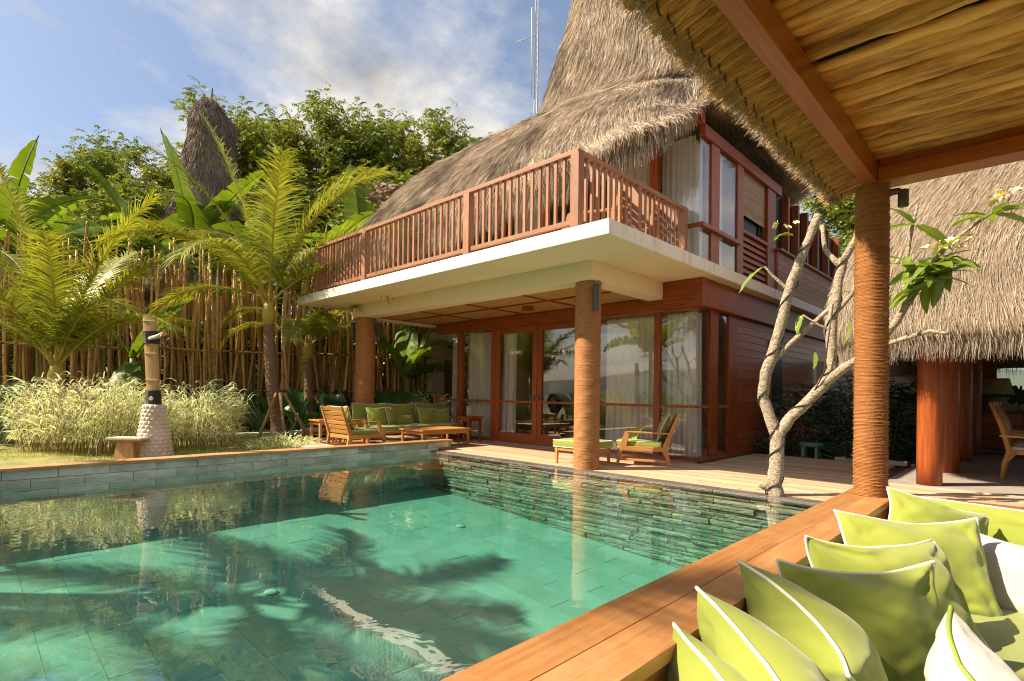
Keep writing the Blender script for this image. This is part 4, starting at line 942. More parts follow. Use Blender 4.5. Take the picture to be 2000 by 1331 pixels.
# neighbouring house beyond the portico and thatched tower behind the fence
nb = thing('neighbour_house', 'cream walled neighbouring house behind the bamboo, left of the glass front', 'house', (13.5, 15.5, 0))
boxo('wall', M['cream'], nb, 11.6, 17, 13.6, 18, 0, 2.9); boxo('roof_slab', M['cream_dirty'], nb, 11.3, 17.2, 13.3, 18.2, 2.9, 3.15, .01)
boxo('column', M['cream'], nb, 11.15, 11.5, 13.35, 13.7, 0, 2.899, .01)
boxo('window', M['black'], nb, 11.55, 11.58, 14.2, 15.4, .9, 2.3); boxo('door', M['redwood_z'], nb, 12.2, 13.1, 13.55, 13.59, .05, 2.3)
tw_ = thing('thatched_tower', 'tall narrow thatched roof tower standing among the trees behind the fence', 'tower', (7.6, 23.0, 0))
thatch_roof('thatched_roof', tw_, [(7.6, 23, 2.6, 2.6, 5.0, 3), (7.6, 23, 1.9, 1.9, 6.6, 3), (7.6, 23, 1.4, 1.4, 8.2, 2.6), (7.6, 23, 1.08, 1.05, 9.8, 2.4), (7.65, 22.95, .88, .86, 11.2, 2.3), (7.68, 22.93, .82, .8, 11.9, 2.3), (7.6, 23, .62, .58, 12.4, 2.2), (7.55, 23, .34, .3, 12.8, 2), (7.55, 23, .1, .1, 13.05, 2)],
    24000, ('thatch_grey', 'thatch_base'), 2000, .5, .022, .45, None, .16)
MB().tube([(7.6, 23, 12.7), (7.63, 22.95, 13.5)], [.05, .03], 6).build('finial', M['treebark'], tw_)
boxo('wall', M['plaster'], tw_, 5.8, 9.4, 21.2, 24.8, 0, 5.2)
# antenna mast
am = thing('antenna_mast', 'slender lattice radio mast far behind the main roof', 'mast', (35.4, 28.5, 0))
leg3 = [(.17*math.cos(a), .17*math.sin(a)) for a in (0, 2*PI/3, 4*PI/3)]
for dx, dy in leg3: MB().tube([(35.4+dx, 28.5+dy, 0), (35.4+dx, 28.5+dy, 42)], .035, 5).build('mast_leg', M['steel'], am)
lt = MB()
for k in range(50):
    z = 12+k*.6
    for i in range(3):
        a, b_ = leg3[i], leg3[(i+1) % 3]; lt.tube([(35.4+a[0], 28.5+a[1], z), (35.4+b_[0], 28.5+b_[1], z+.6)], .018, 4)
l_ = lt.build('lattice', M['steel'], am); l_['kind'] = 'stuff'
MB().tube([(35.1, 28.8, 26), (35.05, 28.85, 33.5)], .03, 5).build('whip_aerial', M['shell'], am); MB().tube([(35.3, 28.6, 31.2), (34.2, 29.7, 30.6)], .03, 5).build('side_aerial', M['shell'], am)
# ------------------------------------------------------------------ bamboo fence
fence = thing('bamboo_fence', 'tall uneven fence of dry bamboo culms tied to cross poles', 'fence', (5, 16, 0))
FP = [Vector((-4.5, 19.6, 0)), Vector((1, 18.0, 0)), Vector((4.6, 16.5, 0)), Vector((8.4, 14.3, 0)), Vector((11.2, 13.2, 0))]
SL = [(b-a).length for a, b in zip(FP, FP[1:])]; TOT = sum(SL)
def fpt(s):
    for (a, b), l in zip(zip(FP, FP[1:]), SL):
        if s <= l: return a+(b-a)*(s/l), (b-a).normalized()
        s -= l
    return FP[-1], (FP[-1]-FP[-2]).normalized()
culms = []
for k in range(5):
    b = MB(); pts = []; rad = []; h = 5.0; z = 0; r0 = .5
    pts.append((0, 0, 0)); rad.append(1.0)
    while z < h-.3:
        z += rnd.uniform(.28, .42); f = 1-.25*z/h
        for dz, q in ((-.03, 1), (-.012, 1.13), (.0, 1.16), (.012, 1.02)): pts.append((.03*math.sin(z*1.3+k)/.04*.04, .02*math.cos(z*1.7+k), z+dz)); rad.append(q*f)
    pts.append((.03*math.sin(h*1.3+k), .02*math.cos(h*1.7+k), h)); rad.append(.75)
    b.tube(pts, [r*.036 for r in rad], 7); me = b.mesh('culm'); culms.append(me)
culm_g = [m.copy() for m in culms]
for m in culms: m.materials.append(M['bamboo'])
for m in culm_g: m.materials.append(M['bamboo_green'])
nC = 290
for i in range(nC):
    s = TOT*(i+rnd.uniform(-.4, .4))/nC; s = min(max(s, 0), TOT); p, d = fpt(s); nrm = Vector((d.y, -d.x, 0))
    q = p+nrm*rnd.uniform(-.28, .22); gr = rnd.random() < .09
    o = link('culm', (culm_g if gr else culms)[rnd.randrange(5)], None, fence, (q.x, q.y, .05))
    hz = rnd.choice((rnd.uniform(.5, .75), rnd.uniform(.75, 1.05), rnd.uniform(.8, 1.12)))
    if q.x > 7.8: hz *= .78
    sc_r = rnd.uniform(.8, 1.45); o.scale = (sc_r, sc_r, hz); o.rotation_euler = (rnd.gauss(0, .05), rnd.gauss(0, .06), rnd.uniform(0, 6.28))
cm_ = MB()
for i in range(330):
    s_1 = TOT*rnd.random(); p, d = fpt(s_1); q = p-Vector((d.y, -d.x, 0))*rnd.uniform(.2, .75); h_ = rnd.uniform(3.2, 5.4)*(.78 if q.x > 7.8 else 1); lx, ly = rnd.gauss(0, .18), rnd.gauss(0, .18); r_b = rnd.uniform(.026, .05)
    pts_ = [(0, r_b)]; z_ = 0
    while z_ < h_-.4: z_ += rnd.uniform(.3, .42); pts_ += [(z_-.015, r_b*(1-.2*z_/h_)), (z_, r_b*1.15*(1-.2*z_/h_)), (z_+.015, r_b*(1-.2*z_/h_))]
    pts_.append((h_, r_b*.75)); cm_.tube([(q.x+lx*z_/h_, q.y+ly*z_/h_, .05+z_) for z_, _ in pts_], [a for _, a in pts_], 6)
o = cm_.build('culm_mass', M['bamboo'], fence); o['kind'] = 'stuff'
for z, nr in ((2.28, .032), (1.2, .028)):
    n = 9
    for i in range(n):
        a, d = fpt(TOT*i/n); b_, d2 = fpt(TOT*(i+1.06)/n); off = Vector((d.y, -d.x, 0))*.29
        MB().tube([a+off+Vector((0, 0, z+rnd.uniform(-.03, .03))), (a+b_)/2+off+Vector((0, 0, z-.02)), b_+off+Vector((0, 0, z+rnd.uniform(-.04, .04)))], [nr, nr*.95, nr*.85], 7).build('cross_pole', M['bamboo_rail'], fence)
tb = MB()
for i in range(60):
    p, d = fpt(TOT*(i+.5)/60); off = Vector((d.y, -d.x, 0))*.28
    for z in (2.28, 1.2): tb.lathe([(.045, -.02), (.05, 0), (.045, .02)], p+off+Vector((0, 0, z)), 8)
o = tb.build('lashing', M['wire'], fence); o['kind'] = 'stuff'
nL = 4200
ss = npr.uniform(0, TOT, nL); PP = []; 
for s in ss:
    s2 = s+.5*noise.noise((s*2, 1, 1)); p, d = fpt(min(max(s2, 0), TOT)); z = 1.0+abs(npr.normal(0, 1.6)); kk = noise.noise((s*1.7, z*1.2, 3))
    if kk < .05: z = 4.2+npr.random()*1.6
    PP.append(p+Vector((d.y, -d.x, 0))*npr.uniform(-.1, .45)+Vector((0, 0, z)))
aa = npr.uniform(0, 2*PI, nL); LL = npr.uniform(.10, .22, nL)
strands('foliage', np.array(PP), np.stack([np.cos(aa)*LL, np.sin(aa)*LL, -LL*npr.uniform(-.2, .8, nL)], 1), .022, M['bamboo_leaf'], fence, (5, 16, 0), taper=.1)
hd = thing('hedge', 'dense dark green hedge filling the gaps behind the bamboo fence', 'hedge', (5, 17.5, 0))
nL = 11000; ss = npr.uniform(0, TOT+2, nL); PP = []
for s in ss:
    p, d = fpt(min(s, TOT)); q = p+d*max(0, s-TOT)-Vector((d.y, -d.x, 0))*(.7+npr.random()*.9); PP.append((q.x, q.y, .05+npr.random()*3.2))
aa = npr.uniform(0, 2*PI, nL); LL = npr.uniform(.18, .38, nL)
strands('foliage', np.array(PP), np.stack([np.cos(aa)*LL, np.sin(aa)*LL, -LL*npr.uniform(-.3, .8, nL)], 1), .12, M['bamboo_leaf'], hd, (5, 17.5, 0), taper=.2)
# ------------------------------------------------------------------ palms
def frond(parent, base, az, el, L, droop, seed, leafl=None, nl=100, wdt=.042, name='frond', hang=.34):
    leafl = leafl or .22*L; rs = np.random.default_rng(seed); n = 18; p = np.array(base, float); pts = [p.copy()]; e = el; az0 = az
    for k in range(n):
        d = np.array([math.cos(az)*math.cos(e), math.sin(az)*math.cos(e), math.sin(e)]); p = p+d*L/n; pts.append(p.copy()); e -= droop/n*(.4+1.2*k/n); az += rs.normal(0, .012)
    pts = np.array(pts); rad = np.linspace(.024, .004, n+1); rad[0] = .045; rad[1] = .035
    ro = MB().tube([Vector(x) for x in pts], list(rad), 6).build(name, M['palm_rib'], parent)
    t = np.linspace(.13, .995, nl); idx = t*n; i0 = np.clip(idx.astype(int), 0, n-1); fr = (idx-i0)[:, None]
    P = pts[i0]*(1-fr)+pts[i0+1]*fr; T = pts[i0+1]-pts[i0]; T /= np.linalg.norm(T, axis=1, keepdims=True)
    up = np.array([0, 0, 1.0]); S = np.cross(T, up); S /= np.linalg.norm(S, axis=1, keepdims=True)+1e-6; U = np.cross(S, T)
    Ps, Ds, Sd, sg = [], [], [], []
    for s in (-1, 1):
        ll = leafl*(np.sin(np.clip(t*1.08, 0, 1)**.8*PI*.92)**.5*.85+.15)*rs.uniform(.85, 1.1, nl)
        ang = 1.15-.5*t+rs.normal(0, .05, nl)
        D = S*s*np.sin(ang)[:, None]+T*np.cos(ang)[:, None]+U*(.18+rs.normal(0, .08, nl))[:, None]
        D *= ll[:, None]; Ps.append(P+S*s*.008); Ds.append(D); w = np.cross(D, U); w /= np.linalg.norm(w, axis=1, keepdims=True)
        Sd.append(w); sg.append(ll*hang*rs.uniform(.5, 1.6, nl))
    org = tuple(WLD[ro.name])
    o = strands('leaflets', np.concatenate(Ps), np.concatenate(Ds), wdt, M['palm'], ro, org, segs=3, taper=.08, side=np.concatenate(Sd), sag=np.concatenate(sg))
    return ro
def palm_trunk(e, p0, p1, r0, r1, bend=(0, 0)):
    p0, p1 = Vector(p0), Vector(p1); L = (p1-p0).length; n = int(L/.035); pts = []; rad = []
    for k in range(n+1):
        f = k/n; p = p0.lerp(p1, f)+Vector((bend[0], bend[1], 0))*math.sin(f*PI); pts.append(p)
        r = r0+(r1-r0)*f; r *= (1+.35*max(0, .12-f)/.12); rad.append(r*(1+(.07 if k % 3 == 0 else -.02)+.04*noise.noise((f*30, r0*9, 1))))
    return MB().tube(pts, rad, 14).build('trunk', M['palm_trunk'], e)
def palm(label, base, top, r0, r1, fr, bend=(0, 0), group='coconut palms'):
    e = thing('palm_tree', label, 'palm tree', base, group); palm_trunk(e, base, top, r0, r1, bend); t = Vector(top)
    MB().tube([t-Vector((0, 0, .25)), t+Vector((0, 0, .1)), t+Vector((.02, .02, .6))], [r1*1.05, r1*1.25, r1*.4], 10).build('leaf_sheath', M['palm_rib'], e)
    for k, (az, el, L, dr, *rest) in enumerate(fr):
        frond(e, t+Vector((.05*math.cos(R(az)), .05*math.sin(R(az)), .15+.02*k)), R(az), R(el), L, R(dr), 100+k+int(base[0]*10), **(rest[0] if rest else {}))
    return e
# azimuth: -43 deg is picture right, 137 is picture left, 47 away, -133 toward the camera
palm('young coconut palm with leaning ringed trunk and tall yellow green fronds in mid lawn', (5.96, 12.65, .05), (5.70, 12.84, 3.0), .165, .13, [
    (140, 80, 5.0, 25), (150, 72, 4.6, 50), (130, 60, 4.4, 85), (-38, 74, 4.6, 60), (-48, 58, 4.5, 95), (-25, 76, 4.4, 45), (60, 78, 4.4, 40), (-110, 70, 4.0, 70), (165, 52, 4.0, 100), (-60, 40, 3.6, 110),
    (20, 60, 4.0, 80), (100, 62, 4.0, 80), (-150, 48, 3.2, 110), (-35, 15, 3.0, 90), (140, 20, 3.0, 85)], (-.06, .03))
palm('short young palm with glowing yellow fronds beside the reeds', (1.75, 14.5, .05), (1.7, 14.6, 1.35), .15, .13, [
    (140, 82, 4.7, 22), (160, 74, 4.3, 40), (-30, 78, 4.4, 35), (-45, 66, 4.0, 70), (110, 70, 4.0, 60), (40, 72, 4.0, 50), (-150, 62, 3.4, 80), (-100, 68, 3.6, 70), (-50, 46, 3.4, 90), (140, 48, 3.4, 90), (180, 55, 3.4, 80), (-75, 52, 3.2, 90), (-20, 50, 3.2, 90)])
palm('second small palm with grey trunk close against the fence', (7.35, 13.75, .05), (7.3, 13.85, 2.25), .15, .12, [
    (-40, 65, 2.8, 120), (140, 60, 2.7, 120), (-60, 40, 2.5, 120), (160, 40, 2.4, 110), (-100, 55, 2.3, 130), (50, 60, 2.6, 90), (-15, 45, 2.5, 110), (-130, 40, 2.2, 120)])
palm('coconut palm outside the picture whose fronds shade the pool', (-2.6, 8.95, .05), (-2.5, 9.1, 4.3), .17, .13, [
    (a, 55-25*(k % 3), 2.7, 80) for k, a in enumerate(range(0, 360, 32))])
for i, (x, y, z) in enumerate(((-7.6, 8.8, 8.2),)):
    palm(['tall coconut palm outside the picture whose shadow falls in the near pool corner', 'tall coconut palm outside the picture, middle of the shading trio', 'tall coconut palm outside the picture, nearest of the shading trio'][i], (x+.3, y, .05), (x, y, z), .17, .12, [(a+i*9, 60-30*(k % 3), 3.6, 85) for k, a in enumerate(range(0, 360, 26))])
GS = 'bamboo props around the palms'
for i, (c, offs, zt) in enumerate((((5.93, 12.67), ((-.75, -.55), (-.28, -.95), (.62, -.35)), 1.0), ((7.34, 13.78), ((-.6, -.1), (.55, -.5)), .95))):
    for j, (dx, dy) in enumerate(offs):
        o = MB().tube([(c[0]+dx, c[1]+dy, .05), (c[0]+dx*.16, c[1]+dy*.16, zt+.12)], [.042, .036], 8).build('prop_stake', M['bamboo_rail'])
        tag(o, [['bamboo stake propping the leaning palm, outermost toward the reeds', 'bamboo stake propping the leaning palm, the middle one', 'bamboo stake propping the leaning palm on the terrace side'], ['stake propping the small palm by the fence, reed side', 'stake propping the small palm by the fence, terrace side']][i][j], 'stake', GS)
# coiled hose
hp = [(6.9+(.32-.0*k)*math.cos(k*.35)*(1+.1*math.sin(k)), 12.75+.22*math.sin(k*.35), .13+.0015*k) for k in range(70)]
tag(MB().tube(hp, .014, 6).build('garden_hose', M['steel']), 'coil of pale garden hose lying on the grass behind the side table', 'hose')
# ------------------------------------------------------------------ bananas
def banana_leaf_mesh(L, W, droop, seed, torn=.3):
    rs = random.Random(seed); n = 30; b = MB(); pts = []; e = 0; p = Vector((0, 0, 0)); 
    for k in range(n+1): pts.append((p.copy(), e)); p = p+Vector((math.cos(e), 0, math.sin(e)))*L/n; e -= droop/n*(.4+1.2*k/n)
    cuts = [rs.random() < torn*.5 for _ in range(n)]
    for s in (-1, 1):
        dz = 0
        for k in range(1, n):
            if rs.random() < torn*.35: dz = rs.uniform(-.10, .05)
            rows = []
            gap = .10 if rs.random() < torn*.5 else 0
            for kk, sh_ in ((k, 0), (k+1, -gap)):
                f = kk/n; w = W/2*(math.sin(min(1, f*1.02+.02)**.75*PI)**.55); pp, ee = pts[kk]; up = Vector((-math.sin(ee), 0, math.cos(ee)))
                tx = Vector((math.cos(ee), 0, math.sin(ee)))
                rows.append([pp+Vector((0, s*.012, 0))+up*.012, pp+tx*sh_*.3+Vector((0, s*w*.55, 0))+up*(.20*w+dz*.4), pp+tx*sh_+Vector((0, s*w, 0))+up*(.16*w+dz+.012*math.sin(kk*1.9+s))])
            a, c = rows; b.add(a+c, [(0, 1, 4, 3), (1, 2, 5, 4)] if s > 0 else [(3, 4, 1, 0), (4, 5, 2, 1)], True)
    b.tube([q for q, _ in pts], [.028*(1-.8*k/n)+.003 for k in range(n+1)], 5)
    return b.mesh('banana_leaf')
blm = [banana_leaf_mesh(2.7, .85, R(a), 3+i, t) for i, (a, t) in enumerate(((35, .15), (75, .4), (110, .7), (20, .08)))]
for m in blm: m.materials.append(M['banana'])
def banana(label, base, h, leaves, group='banana plants', bsc=1.25):
    e = thing('banana_plant', label, 'banana plant', base, group); b = Vector(base)
    MB().tube([b, b+Vector((.03, .02, h*.5)), b+Vector((.0, .05, h))], [.16, .12, .07], 10).build('stem', M['banana_stem'], e)
    for az, el, s, mi in leaves:
        o = link('leaf', blm[mi], None, e, b+Vector((0, .04, h-.05))); o.rotation_euler = (Matrix.Rotation(R(az), 3, 'Z') @ Matrix.Rotation(-R(el), 3, 'Y') @ Matrix.Rotation(R(rnd.uniform(-35, 35)), 3, 'X')).to_euler(); s *= bsc; o.scale = (s, s*rnd.uniform(.9, 1.1), s)
    return e
banana('banana plant at the picture edge with broad bright leaves over the fence', (1.1, 20.0, .05), 5.1, [(120, 60, 1.1, 0), (-40, 55, 1.0, 1), (150, 20, 1.0, 1), (-60, 80, 1.0, 3), (-20, 25, .9, 2), (60, 40, 1, 1), (-110, 20, 1, 1)])
banana('banana plant with one long arching leaf before the hillside trees', (4.3, 19.0, .05), 5.3, [(137, 35, 1.25, 1), (-43, 40, 1.0, 0), (150, 70, 1.0, 0), (-80, 20, .9, 2), (90, 60, 1, 0), (-130, 30, .9, 2)])
banana('banana plant with tall upright leaves by the thatched tower', (5.4, 17.8, .05), 5.3, [(130, 82, 1.25, 3), (-40, 62, 1.1, 0), (-50, 25, 1.05, 1), (150, 45, .9, 1), (-100, 40, 1.0, 1), (60, 50, 1, 0), (-20, 5, .9, 2)])
banana('banana plant with drooping leaves behind the leaning palm', (6.3, 17.0, .05), 4.7, [(140, 50, 1.0, 1), (-40, 50, 1.0, 1), (-90, 30, .9, 2), (20, 70, 1, 0), (170, 15, .8, 2)])
banana('banana plant half hidden behind the balcony end', (8.6, 15.9, .05), 4.6, [(137, 60, 1.0, 0), (-43, 70, 1.0, 1), (-60, 35, .9, 1), (160, 30, .9, 1), (20, 60, 1, 0)])
banana('banana plant whose single straight leaf rises over the thatch eave', (10.6, 16.3, .05), 6.0, [(100, 85, 1.1, 3), (-43, 30, .8, 1), (150, 30, .9, 1)])
banana('low banana with a dark ragged leaf inside the fence behind the shower', (3.4, 15.6, .05), 1.9, [(-60, -55, .8, 2), (-130, -50, .75, 1), (130, 50, .7, 0), (-40, 60, .7, 0)])
banana('small banana plant behind the portico by the neighbouring house', (10.1, 12.9, .05), 1.6, [(-43, 70, .75, 0), (140, 60, .75, 0), (-100, 55, .65, 1), (60, 75, .8, 3), (-20, 30, .6, 1)])
banana('banana plant outside the picture seen in the window reflections', (-6.5, 13.5, .05), 3.4, [(a, 40+20*(k % 2), .9, k % 3) for k, a in enumerate(range(0, 360, 50))])
# ------------------------------------------------------------------ elephant ears
def ear_mesh(seed):
    b = MB(); rs = random.Random(seed); n = 13
    def fn(u, v):
        s = (u-.5)*2; t = v
        y = (t-.22)*.75 if True else 0
        w = .30*(math.sin(min(1, (t*.93+.09))**.62*PI)**.8); x = s*w
        if t < .25: y += -.10*abs(s)*(1-t/.25)
        z = .22*abs(x)-.30*max(0, t-.2)**2+.012*math.sin(abs(s)*9+t*14)
        return (x, y, z)
    b.grid(fn, 11, n); return b.mesh('ear_leaf')
ears = [ear_mesh(1)]; ears[0].materials.append(M['elephant'])
def ear_plant(label, x, y, n, h, s0, group='elephant ear plants along the fence'):
    e = thing('elephant_ear', label, 'plant', (x, y, .05), group); b = Vector((x, y, .05)); pm = MB()
    for k in range(n):
        az = rnd.uniform(0, 2*PI); hh = h*rnd.uniform(.45, 1.05); rr = rnd.uniform(.12, .42); t = b+Vector((math.cos(az)*rr, math.sin(az)*rr, hh))
        pm.tube([b, b.lerp(t, .6)+Vector((0, 0, .08)), t], [.018, .014, .009], 5)
        o = link('leaf', ears[0], None, e, t); face = az+rnd.uniform(-.6, .6) if rnd.random() < .5 else R(-120)+rnd.uniform(-.8, .8)
        o.rotation_euler = (Matrix.Rotation(face-PI/2, 3, 'Z') @ Matrix.Rotation(-R(rnd.uniform(30, 70)), 3, 'X')).to_euler(); s = s0*rnd.uniform(.75, 1.2); o.scale = (s, s, s)
    pm.build('stalks', M['bamboo_green'], e)
ep = [(.6, 13.6, 'elephant ear plant at the picture edge beside the reeds'), (.1, 14.6, 'second elephant ear plant at the picture edge'), (-.4, 12.9, 'elephant ear outside the edge beside the reeds'),
      (4.6, 14.9, 'elephant ear plant behind the reeds near the shower'), (5.2, 14.5, 'elephant ear plant behind the leaning palm, reed side'), (5.9, 14.3, 'big elephant ear right behind the leaning palm'),
      (6.7, 13.95, 'elephant ear between the two staked palms'), (7.9, 13.3, 'elephant ear behind the round column, palm side'), (8.5, 13.0, 'elephant ear just behind the round column'), (9.0, 12.7, 'elephant ear behind the sofa back'), (9.5, 12.6, 'elephant ear behind the sofa, terrace end'), (10.0, 12.3, 'elephant ear by the glass front end')]
for x, y, l in ep: ear_plant(l, x, y, 7, 1.0, 1.0)
e = thing('leafy_shrub', 'low bright leafy shrub at the foot of the small palm', 'shrub', (7.35, 13.3, .05))
nL = 700; a = npr.uniform(0, 2*PI, nL); r = npr.random(nL)**.5*.45
strands('foliage', np.stack([7.3+r*np.cos(a), 13.2+r*np.sin(a), .08+npr.random(nL)*.5], 1), np.stack([np.cos(a)*.08, np.sin(a)*.08, npr.uniform(-.02, .1, nL)], 1), .035, M['bamboo_leaf'], e, (7.35, 13.3, .05), taper=.3)
e = thing('leafy_shrub', 'pale variegated low plant beside the coping at the leaning palm', 'shrub', (5.0, 10.2, .1))
nL = 900; a = npr.uniform(0, 2*PI, nL); r = npr.random(nL)**.6
strands('foliage', np.stack([4.75+r*.75*np.cos(a), 9.9+r*.4*np.sin(a), .1+npr.random(nL)**1.5*.3*(1-r*.6)], 1), np.stack([np.cos(a)*.05, np.sin(a)*.05, npr.uniform(.0, .06, nL)], 1), .028, M['reed'], e, (5.0, 10.2, .1), taper=.3)
# ------------------------------------------------------------------ reeds
def reeds(label, c, ru, rv, n, h, seed):
    e = thing('reed_clump', label, 'reed grass', (c[0], c[1], .1), 'variegated reed clumps'); rs = np.random.default_rng(seed)
    a = rs.uniform(0, 2*PI, n); r = rs.random(n)**.5; U = np.array([.732, -.681]); V_ = np.array([.681, .732])
    xy = np.array(c)[None, :]+(r*np.cos(a)*ru)[:, None]*U+(r*np.sin(a)*rv)[:, None]*V_
    out = (xy-np.array(c)); out /= np.linalg.norm(out, axis=1, keepdims=True)+1e-6
    hh = h*rs.uniform(.7, 1.08, n)*(1-.25*r**3); P = np.concatenate([xy, np.full((n, 1), .08)], 1)
    tilt = out*(.12+.22*r[:, None]**2)*hh[:, None]+rs.normal(0, .06, (n, 2))
    D = np.concatenate([tilt, hh[:, None]], 1); strands('stems', P, D, .012, M['reedstem'], e, (c[0], c[1], .1), segs=2, taper=.5)
    m = 9; Ps, Ds = [], []
    for k in range(m):
        f = .22+.78*(k+rs.random(n))/m; q = P+D*f[:, None]; az = rs.uniform(0, 2*PI, n); L = rs.uniform(.25, .5, n)
        mixd = np.stack([np.cos(az), np.sin(az)], 1)*.8+out*.5
        Ps.append(q); Ds.append(np.concatenate([mixd*(L*.62)[:, None], (L*.72)[:, None]], 1))
    Ps, Ds = np.concatenate(Ps), np.concatenate(Ds); L = np.linalg.norm(Ds, axis=1)
    strands('blades', Ps, Ds, rs.uniform(.013, .028, len(Ps)), M['reed'], e, (c[0], c[1], .1), segs=4, taper=.12, sag=L*rs.uniform(.5, 1.25, len(Ps)))
reeds('broad pale variegated reed clump behind the stool and shower', (1.75, 10.95), 1.15, .55, 420, 1.28, 5)
reeds('smaller greener reed clump on the far side of the shower', (3.35, 10.75), .72, .5, 270, 1.2, 6)
reeds('thin tuft of reeds by the far glass corner behind the sofa', (10.2, 11.9), .4, .3, 130, 1.05, 8)
# ------------------------------------------------------------------ background trees
def tree_meshes(seed, h, rad, nleaf, llen=.34, lw=.085):
    rs = random.Random(seed); rn = np.random.default_rng(seed); tb_ = MB(); tips = []
    tb_.tube([(0, 0, 0), (.1, .05, h*.25), (.0, .15, h*.5), (.1, .0, h*.75)], [.22, .17, .12, .06], 8)
    for k in range(17):
        z0 = h*rs.uniform(.22, .72); az = rs.uniform(0, 2*PI); rr = rad*rs.uniform(.55, 1.0)*(1.05-.45*abs(z0/h-.45)); z1 = min(h*.97, z0+h*rs.uniform(.12, .34))
        p0 = Vector((.05, .08, z0)); p2 = Vector((math.cos(az)*rr, math.sin(az)*rr, z1)); p1 = p0.lerp(p2, .5)+Vector((0, 0, -.02*h))
        tb_.tube([p0, p1, p2], [.08, .05, .02], 5, False)
        for _ in range(5): tips.append(p1.lerp(p2, rs.uniform(.2, 1.12))+Vector((rs.gauss(0, .13), rs.gauss(0, .13), rs.gauss(0, .1)))*rad)
    tips.append(Vector((0, 0, h*.97))); tips.append(Vector((.2*rad, 0, h*.93)))
    T = np.array([list(t) for t in tips]); k = rn.integers(0, len(T), nleaf); sg = rad*.17*rn.uniform(.6, 1.4, len(T))
    # sprays: leaves set along short twigs
    ns = nleaf//12; kt = rn.integers(0, len(T), ns); c = T[kt]+rn.normal(size=(ns, 3))*sg[kt][:, None]*np.array([1, 1, .75]); c[:, 2] = np.clip(c[:, 2], h*.08, h*1.03)
    az = rn.uniform(0, 2*PI, ns); tw = np.stack([np.cos(az)*.55, np.sin(az)*.55, rn.uniform(-.3, .75, ns)], 1)
    Ps, Ds = [], []
    for q in range(12):
        f = (q+1)/12; s = 1 if q % 2 else -1
        sd = np.stack([-np.sin(az), np.cos(az), np.zeros(ns)], 1)*s
        Ps.append(c+tw*(f*.75)+np.array([0, 0, -.25])*f*f); d = sd*.75+tw*.35+np.array([0, 0, -.55]); Ds.append(d/np.linalg.norm(d, axis=1, keepdims=True)*(llen*rn.uniform(.55, 1.15, ns))[:, None])
    return tb_.mesh('trunk'), (np.concatenate(Ps), np.concatenate(Ds), lw)
def tree_proto(seed, h, rad, nleaf, lm, llen=.34, lw=.085):
    tm, (P, D, lw) = tree_meshes(seed, h, rad, nleaf, llen, lw); tm.materials.append(M['treebark'])
    n = len(P); rv = npr.normal(size=(n, 3)); sd = np.cross(D, rv); sd /= np.linalg.norm(sd, axis=1, keepdims=True); w = lw/2
    V = np.stack([P-sd*w*.6, P+sd*w*.6, P+D*.55+sd*w, P+D*.55-sd*w, P+D], 1)
    m1 = np.arange(n)[:, None]*5
    F = np.concatenate([np.concatenate([m1, m1+1, m1+2, m1+3], 1)])
    me = mesh_np('crown', V.reshape(-1, 3), F); me.materials.append(M[lm]); return tm, me, h
protos = [tree_proto(1, 12, 1.9, 42000, 'treeleaf', .22, .055), tree_proto(2, 12, 1.8, 42000, 'treeleaf_light', .22, .055), tree_proto(3, 12, 2.0, 42000, 'treeleaf', .22, .055), tree_proto(4, 8, 1.4, 12000, 'treeleaf_brown', .24, .08), tree_proto(5, 8, 1.7, 30000, 'treeleaf', .2, .055)]
TR = [((2.0, 31.0), 10.4, 0, 'rounded tree at the picture edge behind the yellow palm'), ((4.4, 30.0), 11.8, 1, 'leafy tree behind the yellow palm, second from the edge'), ((6.2, 28.9), 12.8, 2, 'feathery tree just left of the thatched tower'),
      ((8.0, 28.2), 12.9, 1, 'light green tree directly behind the thatched tower'), ((10.4, 26.6), 14.6, 0, 'tall feathery tree just right of the thatched tower'), ((11.9, 25.5), 14.9, 2, 'tall tree above the leaning palm crown'),
      ((13.5, 25.0), 15.8, 1, 'tallest light green tree in the middle of the tree line'), ((14.8, 23.2), 14.8, 0, 'dense tree in the middle of the line, above the brown foliage'), ((16.6, 22.4), 15.4, 2, 'tall tree second from the main roof'), ((18.1, 21.4), 15.6, 1, 'tall tree rising beside the main roof thatch'), ((19.6, 20.2), 14.6, 0, 'last tree of the line, partly behind the main roof'), ((25, 4.6), 10, 2, 'dark tree behind the end of the villa, above the garden wall'), ((28, 1.5), 11, 0, 'tree showing beside the dining pavilion thatch')]
LO = [((1.2, 27.5), 8.8, 4, 'lower bushy tree at the picture edge behind the banana leaves'), ((4.9, 25.2), 9.4, 4, 'lower bushy tree midway between the edge and the tower'), ((3.4, 26.5), 8.4, 4, 'lower bushy tree over the yellow palm'), ((6.0, 25.6), 9.0, 4, 'lower bushy tree left of the tower foot'), ((9.9, 22.8), 10.0, 4, 'lower dark tree right of the tower foot'), ((11.9, 21.2), 10.0, 4, 'lower dense tree behind the leaning palm'), ((14.2, 20.2), 10.4, 4, 'lower dense tree behind the brown foliage'), ((16.9, 18.8), 11.0, 4, 'lower dense tree at the roof edge'), ((12.3, 17.8), 9.5, 3, 'tree with brown purple leaves above the balcony roof end'), ((13.6, 17.2), 9.0, 3, 'brown leaved bush touching the main roof thatch')]
